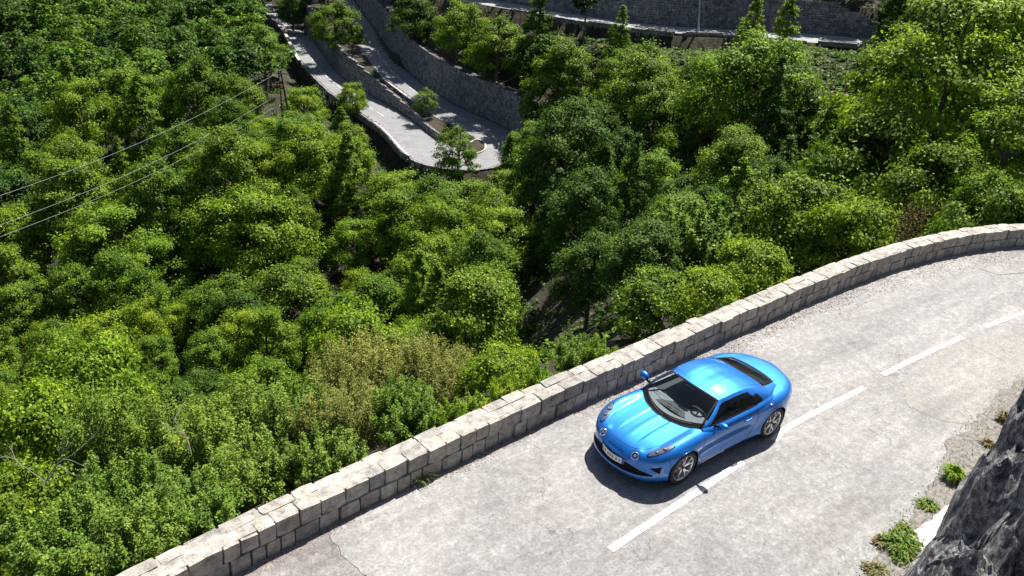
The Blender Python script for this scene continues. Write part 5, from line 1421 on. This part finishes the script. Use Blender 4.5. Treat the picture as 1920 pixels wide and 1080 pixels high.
HEROES = [
 # key, name, u, v, D, width, label, category
 ('near_big', 'leafy_tree', 1790, 150, 44, 11.5, 'largest bright green spreading tree at the upper right, layered over the dark gully', T),
 ('near_big2', 'leafy_tree', 1905, 60, 50, 10, 'bright green tree cut by the right frame edge at the upper right corner', T),
 ('near_big2', 'leafy_tree', 1900, 290, 36, 6.5, 'green tree against the right frame edge just above the parapet curve', T),
 ('near_cone', 'leafy_tree', 1540, 310, 44, 5.6, 'pointed mid green tree left of the largest bright tree, above the parapet', T),
 ('near_mid', 'leafy_tree', 1640, 300, 40, 6.0, 'shaded green tree tucked under the largest bright tree', T),
 ('bright', 'leafy_tree', 1405, 150, 96, 12.0, 'tall double topped tree rising across the upper road right of the pale pole', T),
 ('bright2', 'leafy_tree', 1410, 50, 106, 5.5, 'slim bright treetop overlapping the upper road and its wall, left of a similar one', T),
 ('bright2', 'leafy_tree', 1470, 65, 102, 6.5, 'bright treetop in front of the upper hill wall, right twin of a pair', T),
 ('broad', 'leafy_tree', 1210, 140, 104, 10.5, 'round bright topped tree below the upper road left of the dry grass bank', T),
 ('light', 'leafy_tree', 1255, 230, 92, 6.5, 'pale grey green tree hanging in the dark between two round trees', T),
 ('bright2', 'leafy_tree', 1163, 55, 112, 4.5, 'small pointed tree poking above the upper road between two parapets', T),
 ('broad2', 'leafy_tree', 1062, 115, 110, 8.5, 'dense rounded tree below the upper road, right of the dark conifer', T),
 ('dark2', 'dark_conifer', 1012, 15, 118, 6.5, 'dark conifer standing in front of the upper road at the top of the picture', T),
 ('broad', 'leafy_tree', 935, 85, 116, 8.0, 'bushy tree above the curved retaining wall, left of the dark conifer', T),
 ('bright', 'leafy_tree', 860, 45, 128, 7.5, 'bright tree on top of the tall curved retaining wall', T),
 ('dark', 'leafy_tree', 775, 25, 150, 8.5, 'dark tree at the top frame edge right of the climbing road leg', T),
 ('broad', 'leafy_tree', 628, 45, 172, 9.5, 'single bushy tree growing between the two legs of the hairpin', T),
 ('dark', 'leafy_tree', 548, 8, 215, 8, 'dark tree at the top frame edge right of the lower road end', T),
 ('light', 'slender_tree', 858, 272, 101, 5.2, 'slender light tree standing in front of the bend and its island', T),
 ('cone', 'slender_tree', 955, 292, 97, 3.9, 'small dark pointed tree at the outer right edge of the hairpin bend', T),
 ('light', 'sapling', 797, 186, 124, 3.4, 'small round tree on the earth strip between the hairpin legs', T),
 ('bright', 'sapling', 662, 178, 118, 4.4, 'thin bright yellow green sapling in front of the lower road leg', T),
 ('broad', 'leafy_tree', 1000, 245, 100, 5.4, 'pale crowned tree just right of the hairpin bend', T),
 ('cone', 'leafy_tree', 1090, 250, 88, 5.2, 'tall narrow tree in the shade right of the hairpin', T),
 ('bright', 'leafy_tree', 1222, 330, 80, 6.2, 'round tree with a sunlit top in the shaded hillside centre right', T),
 ('cone', 'leafy_tree', 1130, 330, 82, 5.0, 'pointed tree left of the round sunlit one on the shaded hillside', T),
 ('dark', 'leafy_bush', 1515, 205, 92, 6.0, 'dark bush in the shadow left of the rough wall under the upper road', B_),
 ('dark', 'leafy_bush', 1570, 235, 88, 6.0, 'dark bush below the rough wall under the upper road', B_),
 ('dark2', 'leafy_bush', 1535, 290, 76, 5.0, 'pointed dark bush in the shadow beside the largest bright tree', B_),
 ('broad', 'leafy_bush', 1480, 240, 90, 5.0, 'shaded bush right of the tall double topped tree', B_),
 ('bright', 'leafy_tree', 945, 440, 72, 6.6, 'sunlit tree with yellow green top near the left rim of the gully', T),
 ('cone', 'leafy_tree', 905, 590, 56, 5.6, 'dense tree beside the gully above the olive toned shrub', T),
 ('bright2', 'leafy_tree', 785, 545, 64, 5.6, 'pointed sunlit tree in the valley centre, behind the olive toned shrubs', T),
 ('broad2', 'leafy_tree', 740, 420, 82, 7.0, 'tall green tree in the valley centre left of the sunlit gully tree', T),
 ('broad', 'leafy_tree', 825, 380, 86, 5.8, 'green tree below the outer wall of the hairpin bend', T),
 ('bright', 'leafy_tree', 640, 300, 100, 7.0, 'bushy tree directly below the outer edge of the lower road', T),
 ('bright', 'leafy_tree', 480, 430, 88, 10.5, 'broad domed sunlit tree in the middle of the left forest', T),
 ('broad', 'leafy_tree', 540, 560, 74, 8.0, 'large leafy tree in front of the broad domed one in the left forest', T),
 ('bright', 'leafy_tree', 300, 500, 84, 7.5, 'yellow green tree left of the broad domed one in the forest', T),
 ('light', 'leafy_tree', 495, 90, 172, 8.5, 'sunlit tree beside the far end of the lower road', T),
 ('near_cone', 'spiky_tree', 1375, 400, 46, 5.2, 'feathery tree with upright spiky shoots behind the parapet right of the gully', T),
 ('feather', 'feathery_shrub', 1300, 440, 40, 5.6, 'broad feathery pale green shrub with upright shoots right of the gully', B_),
 ('feather', 'feathery_shrub', 1440, 380, 44, 4.6, 'feathery shrub with tall thin shoots, second one right of the gully', B_),
 ('bushy', 'leafy_bush', 1245, 560, 29, 3.8, 'dark green bush hanging over the right rim of the gully', B_),
 ('bushy2', 'leafy_bush', 1330, 555, 24.5, 2.6, 'low light green bush just behind the parapet above the car', B_),
 ('bushy2', 'leafy_bush', 1420, 505, 26.5, 3.0, 'bright bush touching the parapet right of the car', B_),
 ('near_mid', 'leafy_bush', 1520, 420, 33, 4.6, 'rounded green bush behind the parapet below the pointed tree', B_),
 ('bushy2', 'leafy_bush', 1625, 425, 31, 3.4, 'yellow green bush left of the dry brown stalks behind the parapet', B_),
 ('near_mid', 'leafy_bush', 1765, 345, 34, 4.2, 'bright topped bush right of the dry brown stalks behind the parapet', B_),
 ('bushy', 'leafy_bush', 1865, 375, 31, 3.6, 'low green bush behind the parapet at the right frame edge', B_),
 ('bushy', 'leafy_bush', 1700, 385, 33, 2.8, 'dark low bush right behind the dry brown stalks', B_),
 ('shrub3', 'leafy_bush', 1085, 665, 20.5, 1.9, 'small leafy bush behind the parapet in front of the gully floor', B_),
 ('low', 'leafy_bush', 1020, 700, 18.6, 1.3, 'tiny bush peeping over the parapet left of the gully bush', B_),
 ('low', 'leafy_bush', 1128, 650, 20.4, 1.3, 'tiny upright bush peeping over the parapet left of the car', B_),
 ('low', 'leafy_bush', 958, 728, 17.6, 1.5, 'small low bush leaning on the parapet midway between olive shrub and gully bush', B_),
 ('bushy2', 'leafy_bush', 935, 700, 20.5, 2.4, 'round green bush filling the corner between olive shrub and gully', B_),
 ('low', 'leafy_bush', 870, 765, 16.8, 1.5, 'low yellow green bush leaning on the parapet below the olive shrub', B_),
 ('olive', 'olive_shrub', 690, 690, 22.5, 4.2, 'largest olive brown shrub behind the parapet at bottom centre', B_),
 ('olive', 'olive_shrub', 805, 690, 21.5, 3.4, 'olive toned rounded shrub nearest the gully at bottom centre', B_),
 ('olive2', 'olive_shrub', 640, 760, 19, 2.8, 'lower olive toned shrub close to the parapet', B_),
 ('shrub', 'leafy_shrub', 560, 780, 20, 3.4, 'fine leaved green shrub left of the olive shrubs', B_),
 ('shrub2', 'leafy_shrub', 470, 790, 21.5, 3.2, 'tall shrub with upright tips at lower left of centre', B_),
 ('shrub', 'leafy_shrub', 480, 890, 16.2, 2.6, 'fine leaved shrub touching the parapet, second from the bottom left', B_),
 ('shrub3', 'leafy_shrub', 610, 850, 16.2, 2.2, 'green shrub touching the parapet under the olive shrubs', B_),
 ('shrub2', 'leafy_shrub', 385, 850, 19.5, 3.4, 'light green shrub with ragged upright shoots in the lower left', B_),
 ('shrub2', 'leafy_shrub', 300, 810, 22.5, 3.0, 'upright ragged shrub behind the bare pale branch', B_),
 ('shrub', 'leafy_shrub', 360, 960, 14.6, 2.6, 'fine leaved shrub right above the lowest stretch of parapet', B_),
 ('shrub3', 'leafy_shrub', 230, 920, 17, 3.0, 'broad light green shrub in the bottom left quarter', B_),
 ('shrub', 'leafy_shrub', 250, 1030, 13.6, 2.6, 'leafy shrub at the bottom frame edge beside the end of the parapet', B_),
 ('shrub3', 'leafy_shrub', 120, 1020, 15.2, 3.0, 'leafy shrub in the bottom left corner', B_),
 ('shrub2', 'leafy_shrub', 190, 800, 23.5, 3.6, 'arching light green shrub above the dead pale branches', B_),
 ('bushy', 'leafy_bush', 40, 930, 20, 3.4, 'dark green bush at the left frame edge near the bottom', B_),
 ('bushy2', 'leafy_bush', 55, 790, 27, 4.4, 'bright green bush at the left frame edge above the dead branches', B_),
 ('shrub', 'leafy_shrub', 760, 770, 18.2, 2.4, 'mixed green shrub under the olive ones close to the parapet', B_),
 ('bushy2', 'leafy_bush', 150, 690, 34, 5.0, 'rounded bright bush in the left forest edge above the ragged shrubs', B_),
]
for h_ in HEROES:
    hero(*h_[:6], h_[6], h_[7])
# forest fill: trees set out over the hillside wherever the camera sees it, none in front of the roads
rf = np.random.RandomState(5)
cand = []
for _ in range(20000):
    s_ = 34 + 226 * rf.uniform() ** 0.8; t_ = rf.uniform(-1, 1) * (s_ * 0.66 + 8); x, y = xy(s_, t_); cand.append((x, y, s_))
cand = np.array(cand); cz = terrain(cand[:, :2])
acc = []; far = []
rdc = np.full(len(cand), 1e9)
for A, B in ROADS:
    Ce = (A + B) / 2; hw = np.linalg.norm(A[:, :2] - B[:, :2], axis=1) / 2
    for k in range(0, len(cand), 4000):
        i, d = nearest(cand[k:k + 4000, :2], Ce); rdc[k:k + 4000] = np.minimum(rdc[k:k + 4000], d - hw[i])
for k in range(len(cand)):
    x, y, s_ = cand[k]; z = cz[k]
    if rdc[k] < 3.0: continue
    big = s_ < 150
    sp = 3.9 if s_ < 75 else (5.3 if big else 4.2)
    u, v = proj((x, y, z + 6)); ut, vt = proj((x, y, z + 9.5)); ub, vb = proj((x, y, z + 3))
    if u < -160 or u > 2080 or vb < -160 or vt > 1250: continue
    if s_ > 205 and v < -60: continue
    hmax = 17.0
    for hh in (5, 7, 9, 11, 13, 15, 17):
        uu, vv = proj((x, y, z + hh)); wpx = 2.6 * F / s_
        if any(inside((uu + du, vv), q) for q in KEEP for du in (-wpx * .55, 0, wpx * .55)) or any(inside((uu + du, vv), q) for q in GULLY for du in (-wpx, 0, wpx)): hmax = hh - 1.4; break
    if hmax < 6.5: continue
    if any((x - a) ** 2 + (y - b) ** 2 < (c + 0.9) ** 2 for a, b, c in CLEAR): continue
    L = acc if big else far
    if any((x - a) ** 2 + (y - b) ** 2 < sp * sp for a, b, *_ in L): continue
    L.append((x, y, z, s_, u, v, hmax))
def region(u, v, s_):
    if u > 1000:
        if v < 130: return ('just under the upper road', 'trees below the upper road')
        if u > 1450: return ('under the right end of the upper road', 'trees on the right hand slope')
        if v < 300: return ('high on the shaded slope right of the hairpin', 'trees on the shaded hillside')
        return ('low on the shaded slope by the gully', 'trees on the shaded hillside')
    if v < 60 and u > 560: return ('above the tall curved wall', 'trees above the curved wall')
    if u > 620 and v < 330: return ('around the hairpin bend', 'trees around the hairpin')
    if u > 560: return ('in the valley below the bend', 'trees in the valley centre') if v < 480 else ('in the valley behind the olive shrubs', 'trees in the valley centre')
    if v < 130: return ('at the top left above the cables', 'trees above the cables')
    if v < 230: return ('just above the overhead cables', 'trees above the cables')
    if v < 340: return ('crossed by the overhead cables', 'trees around the cables')
    if v < 450: return ('just below the overhead cables', 'trees around the cables')
    if v < 570: return ('in the middle of the left forest', 'trees of the lower left forest')
    return ('above the ragged shrubs at lower left', 'trees of the lower left forest')
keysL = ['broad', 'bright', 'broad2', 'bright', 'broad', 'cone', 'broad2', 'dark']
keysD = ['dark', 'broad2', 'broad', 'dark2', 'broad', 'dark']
acc.sort(key=lambda a: a[3])
DESC = {'broad': 'round mid green', 'bright': 'round bright green', 'broad2': 'full crowned green', 'bright2': 'pointed bright green', 'cone': 'pointed mid green', 'dark': 'round dark green', 'dark2': 'pointed dark green'}
ORD = 'first second third fourth fifth sixth seventh eighth ninth tenth eleventh twelfth thirteenth fourteenth fifteenth sixteenth seventeenth eighteenth nineteenth twentieth'.split()
picked = []
for k, (x, y, z, s_, u, v, hmax) in enumerate(acc[:228]):
    place, grp = region(u, v, s_)
    ks = ['dark', 'dark2', 'dark', 'broad2'] if 1000 < u < 1550 and v > 140 else (keysD if (u > 1000 or (v < 170 and u < 420)) else keysL)  # centre right slope: its shade is put into the colour by darker leaves
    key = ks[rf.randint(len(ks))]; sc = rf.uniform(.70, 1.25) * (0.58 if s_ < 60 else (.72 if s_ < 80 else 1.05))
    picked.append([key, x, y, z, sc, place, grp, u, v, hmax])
buckets = {}
for p in picked: buckets.setdefault((p[0], p[5]), []).append(p)
for (key, place), L in buckets.items():
    L.sort(key=lambda p: p[7])
    for n_, p in enumerate(L):
        if len(L) == 1: lab = 'only %s tree %s' % (DESC[key], place)
        elif n_ == len(L) - 1: lab = 'rightmost %s tree %s' % (DESC[key], place)
        elif n_ == 0: lab = 'leftmost %s tree %s' % (DESC[key], place)
        else: lab = '%s %s tree from the left %s' % (ORD[min(n_, 19)], DESC[key], place)
        lab = ' '.join(lab.split()[:16])
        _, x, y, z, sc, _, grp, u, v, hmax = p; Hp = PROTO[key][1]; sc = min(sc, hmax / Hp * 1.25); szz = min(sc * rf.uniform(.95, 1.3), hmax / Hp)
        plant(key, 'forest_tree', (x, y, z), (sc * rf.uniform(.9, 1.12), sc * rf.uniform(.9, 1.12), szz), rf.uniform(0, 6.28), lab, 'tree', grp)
# far wood as one mass (crowns beyond counting), real crowns joined
rest = [a[:4] + (a[6],) for a in acc[228:]] + [a[:4] + (a[6],) for a in far]
Cs, Ns, Vs, Ls = [], [], [], []
mbt = MB()
for (x, y, z, s_, hmax) in rest:
    n = 1250 if s_ < 190 else 950; H, R = min(rf.uniform(10, 16), hmax * .95), rf.uniform(2.8, 4.6); pf = 22
    d = unit(rf, pf); d[:, 2] = np.abs(d[:, 2]) * 1.2 - .35; PC = d * [R, R, H * .42] * rf.uniform(.4, .95, (pf, 1)) + [x, y, z + H * .55]; pr2 = R * rf.uniform(.22, .42, pf)
    k = rf.randint(pf, size=n); dd = unit(rf, n); dd[:, 2] = np.where(rf.uniform(size=n) < .7, np.abs(dd[:, 2]), dd[:, 2])
    P = PC[k] + dd * pr2[k][:, None] * [1, 1, .75] * rf.uniform(.6, 1.05, (n, 1)); Cs.append(P)
    Ns.append(dd * .5 + np.array([0, 0, .8]) + rf.normal(size=(n, 3)) * .4); Vs.append(rf.uniform(.05, .5) + .22 * rf.normal(size=n)); Ls.append(np.full(n, .60 if s_ < 190 else .8))
    mbt.tube([(x, y, z - 1), (x, y, z + H * .6)], [.22, .08], 5)
if rest:
    me = leaf_mesh('far_wood', np.concatenate(Cs), np.concatenate(Ns), np.concatenate(Ls) * rf.uniform(.7, 1.3, sum(len(c) for c in Cs)), L_MID, np.concatenate(Vs), rf)
    fwd = link('far_wood', me); tag(fwd, 'dense dark wood closing the far hillside at the top left', 'wood', kind='stuff')
    o = mbt.build('trunks', M_BARK, fwd); tag(o, kind='stuff')
# undergrowth
def scatter_under(name, N_, test, leaf, mat, lab, cat, hgt=.5):
    rs = rf; Cs, Ns, Vs = [], [], []; m = 0
    X = []
    while len(X) < N_:
        s_ = rs.uniform(14, 150); t_ = rs.uniform(-1, 1) * (s_ * .62 + 4); x, y = xy(s_, t_); X.append((x, y))
    X = np.array(X); Z = terrain(X); 
    rr = np.full(len(X), 1e9)
    for A, B in ROADS:
        Ce = (A + B) / 2; hw = np.linalg.norm(A[:, :2] - B[:, :2], axis=1) / 2
        for k in range(0, len(X), 4000):
            i, d = nearest(X[k:k + 4000], Ce); rr[k:k + 4000] = np.minimum(rr[k:k + 4000], d - hw[i])
    ok = (rr > .8) & (Z < -.6); X, Z = X[ok], Z[ok]
    for (x, y), z in zip(X, Z):
        if not test(x, y, z): continue
        n = 26; d = unit(rs, n); d[:, 2] = np.abs(d[:, 2]); r = rs.uniform(.3, 1.1); P = d * [r, r, r * hgt * 1.6] * rs.uniform(.4, 1, (n, 1)) + [x, y, z]
        Cs.append(P); Ns.append(d * .6 + [0, 0, .7] + rs.normal(size=(n, 3)) * .4); Vs.append(np.full(n, rs.uniform(.1, .8)) + .15 * rs.normal(size=n))
    C_ = np.concatenate(Cs); me = leaf_mesh(name, C_, np.concatenate(Ns), leaf * rs.uniform(.6, 1.4, len(C_)), mat, np.concatenate(Vs), rs)
    o = link(name, me); tag(o, lab, cat, kind='stuff'); return o
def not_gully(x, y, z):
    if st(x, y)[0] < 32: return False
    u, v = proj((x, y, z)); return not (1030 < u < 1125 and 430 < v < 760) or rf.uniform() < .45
scatter_under('undergrowth', 8500, not_gully, .30, L_DARK, 'dark low undergrowth between the trees', 'undergrowth')  # dark leaves put the shade between the trees into the colour
def grassy(x, y, z):
    u, v = proj((x, y, z)); return (1230 < u < 1400 and 70 < v < 190) or (1090 < u < 1700 and 60 < v < 120) or (1470 < u < 1680 and 85 < v < 210 and rf.uniform() < .5) or (900 < u < 1000 and 20 < v < 60)
scatter_under('dry_grass_bank', 26000, grassy, .42, L_GRASS, 'sunlit yellow green grass bank just under the upper road', 'grass', .35)

# ------------------------------------------------------------------ small plants, dead wood
def tuft(name, u, v, r, h, n, mat, lab, cat='grass tuft', z=0.0, wd=.010, droop=.75, broad=0):
    h *= .8; wd *= 1.1
    p = atz(u, v, z); rs = np.random.RandomState(int(u)); mb = MB()
    e = empty(name, p); tag(e, lab, cat)
    for k in range(n):
        a = rs.uniform(0, 6.28); q = r * .45 * math.sqrt(rs.uniform()); b = Vector((math.cos(a) * q, math.sin(a) * q, 0)); a2 = a + rs.normal() * .6; l = r * rs.uniform(.4, 1.1); hh = h * rs.uniform(.5, 1.1)
        m_ = b + Vector((math.cos(a2) * l * .35, math.sin(a2) * l * .35, hh * .8)); t_ = b + Vector((math.cos(a2) * l, math.sin(a2) * l, hh * (1 - droop * rs.uniform(0, 1)))); s_ = Vector((-math.sin(a2), math.cos(a2), 0)) * wd * rs.uniform(.6, 1.4)
        mb.add([b - s_, b + s_, m_ + s_, m_ - s_, t_], [(0, 1, 2, 3), (3, 2, 4)], rs.uniform(.1, 1))
    o = mb.build('blades', mat, e); tag(o, kind='stuff')
    if broad:
        d = unit(rs, broad); d[:, 2] = np.abs(d[:, 2]); C_ = d * [r * 1.25, r, h] * rs.uniform(.3, 1, (broad, 1)) * (1 + .35 * np.sin(np.arctan2(d[:, 1], d[:, 0]) * 3 + u))[:, None]; o = link('leaves', leaf_mesh('leaves', C_, d + [0, 0, .6] + rs.normal(size=(broad, 3)) * .4, .05 * rs.uniform(.6, 1.4, broad), L_SHRUB, rs.uniform(.1, .9, broad), rs), e); tag(o, kind='stuff')
    return e
tuft('grass_tuft', 1785, 900, .20, .34, 320, L_BRIGHT, 'yellow green grass tuft at the foot of the dark rock', wd=.011)
tuft('weed_clump', 1690, 1030, .30, .20, 200, L_GRASS, 'largest green weed clump left of the pale slab at the road edge', 'weeds', broad=1500)
tuft('weed_clump', 1650, 1018, .16, .12, 90, L_DRY, 'dry weed patch left of the largest green clump', 'weeds')
tuft('weed_clump', 1693, 1000, .20, .14, 60, L_GRASS, 'small dark green weed above the pale slab corner', 'weeds', broad=420)
tuft('weed_clump', 1738, 950, .20, .12, 90, L_GRASS, 'small brownish green weed between road edge and pale slab', 'weeds', broad=200)
tuft('weed_clump', 1850, 835, .16, .14, 60, L_DRY, 'tiny dry tuft beside the upper part of the dark rock', 'weeds')
tuft('grass_tuft', 1880, 790, .18, .26, 70, L_DRY, 'thin straw coloured grass by the dark rock at the right edge', droop=.2)
tuft('grass_tuft', 783, 897, .28, .20, 120, L_GRASS, 'spiky green weed growing from the foot of the parapet', 'grass tuft', wd=.007)
tuft('weed_clump', 1640, 1072, .20, .10, 90, L_DRY, 'dry reddish weeds at the bottom frame edge left of the rock', 'weeds', broad=150)
def stalks(name, u, v, D, h, n, lab, mat):
    p = atd(u, v, D); rs = np.random.RandomState(n); e = empty(name, p); tag(e, lab, 'dry stalks'); g = hz(p[0], p[1]) - p[2]
    mb = MB(); Cs = []
    for k in range(n):
        b = Vector((rs.normal() * .25, rs.normal() * .25, g)); t_ = b + Vector((rs.normal() * .25, rs.normal() * .25, h * rs.uniform(.7, 1.1) - g * 1.0)); mb.tube([b, t_], [.018, .006], 4)
        for q in np.linspace(.45, 1, 90): Cs.append(np.array(b.lerp(t_, q)) + rs.normal(size=3) * .06)
    o = mb.build('stems', M_BARK, e); tag(o, kind='stuff'); C_ = np.array(Cs); link('seed_heads', leaf_mesh('seed_heads', C_, rs.normal(size=C_.shape) + [0, 0, .5], np.full(len(C_), .07), mat, rs.uniform(0, 1, len(C_)), rs), e)
stalks('dry_stalks', 1692, 440, 30, 1.1, 14, 'dry reddish brown stalks standing up behind the parapet', L_DRY)
stalks('dry_stalks', 1775, 425, 31, .8, 9, 'paler low dry stalks right of the tall brown ones', L_DRY)
def dead(name, u, v, D, sc, lab, seed, dirs):
    p = atd(u, v, D); e = empty(name, p); tag(e, lab, 'dead branches'); rs = random.Random(seed)
    def grow(a, d, l, r, dep):
        mb = MB(); pts = [a]; 
        for k in range(4): d = (d + Vector([rs.uniform(-.28, .28) for _ in range(3)])).normalized(); pts.append(pts[-1] + d * l / 4)
        mb.tube(pts, [r * (1 - .18 * k) for k in range(5)], 5); mb.build('branch', M_DEAD, e)
        if dep:
            for k in (2, 3, 4):
                if rs.random() < .85: grow(pts[k], (d + Vector([rs.uniform(-.8, .8) for _ in range(3)])).normalized(), l * .62, r * .55, dep - 1)
    for d in dirs: grow(Vector((0, 0, 0)), Vector(d).normalized(), sc, .022 * sc, 2)
rtv, upv = Vector(rt), Vector(up)
dead('dead_branches', 85, 905, 16, .75, 'bleached leafless branches fanning out near the left frame edge', 3, [tuple(upv + rtv * .3), tuple(upv - rtv * .5), tuple(rtv * .7 + upv)])
dead('bare_branch', 358, 850, 15.6, .8, 'single pale bare branch sticking up from the ragged shrubs', 8, [tuple(upv - rtv * .45)])

rs_ = random.Random(12)
iL2 = arclen(INNER)
mbw = MB()
for k in range(900):          # scattered small weeds and litter along the inner verge
    s_ = rs_.uniform(17, 33); p = np.array([np.interp(s_, iL2, INNER[:, 0]), np.interp(s_, iL2, INNER[:, 1])]); p = p + np.array([rs_.gauss(0, .12), rs_.gauss(-.02, .16)]); a = rs_.uniform(0, 6.28); l = rs_.uniform(.03, .10); h_ = rs_.uniform(.02, .08)
    b = Vector((p[0], p[1], .02)); q = Vector((-math.sin(a), math.cos(a), 0)) * .006; t_ = b + Vector((math.cos(a) * l, math.sin(a) * l, h_)); mbw.add([b - q, b + q, t_], [(0, 1, 2)], rs_.random())
tag(mbw.build('verge_weeds', L_GRASS), 'sparse tiny weeds in the dirt along the foot of the rock', 'weeds', kind='stuff')
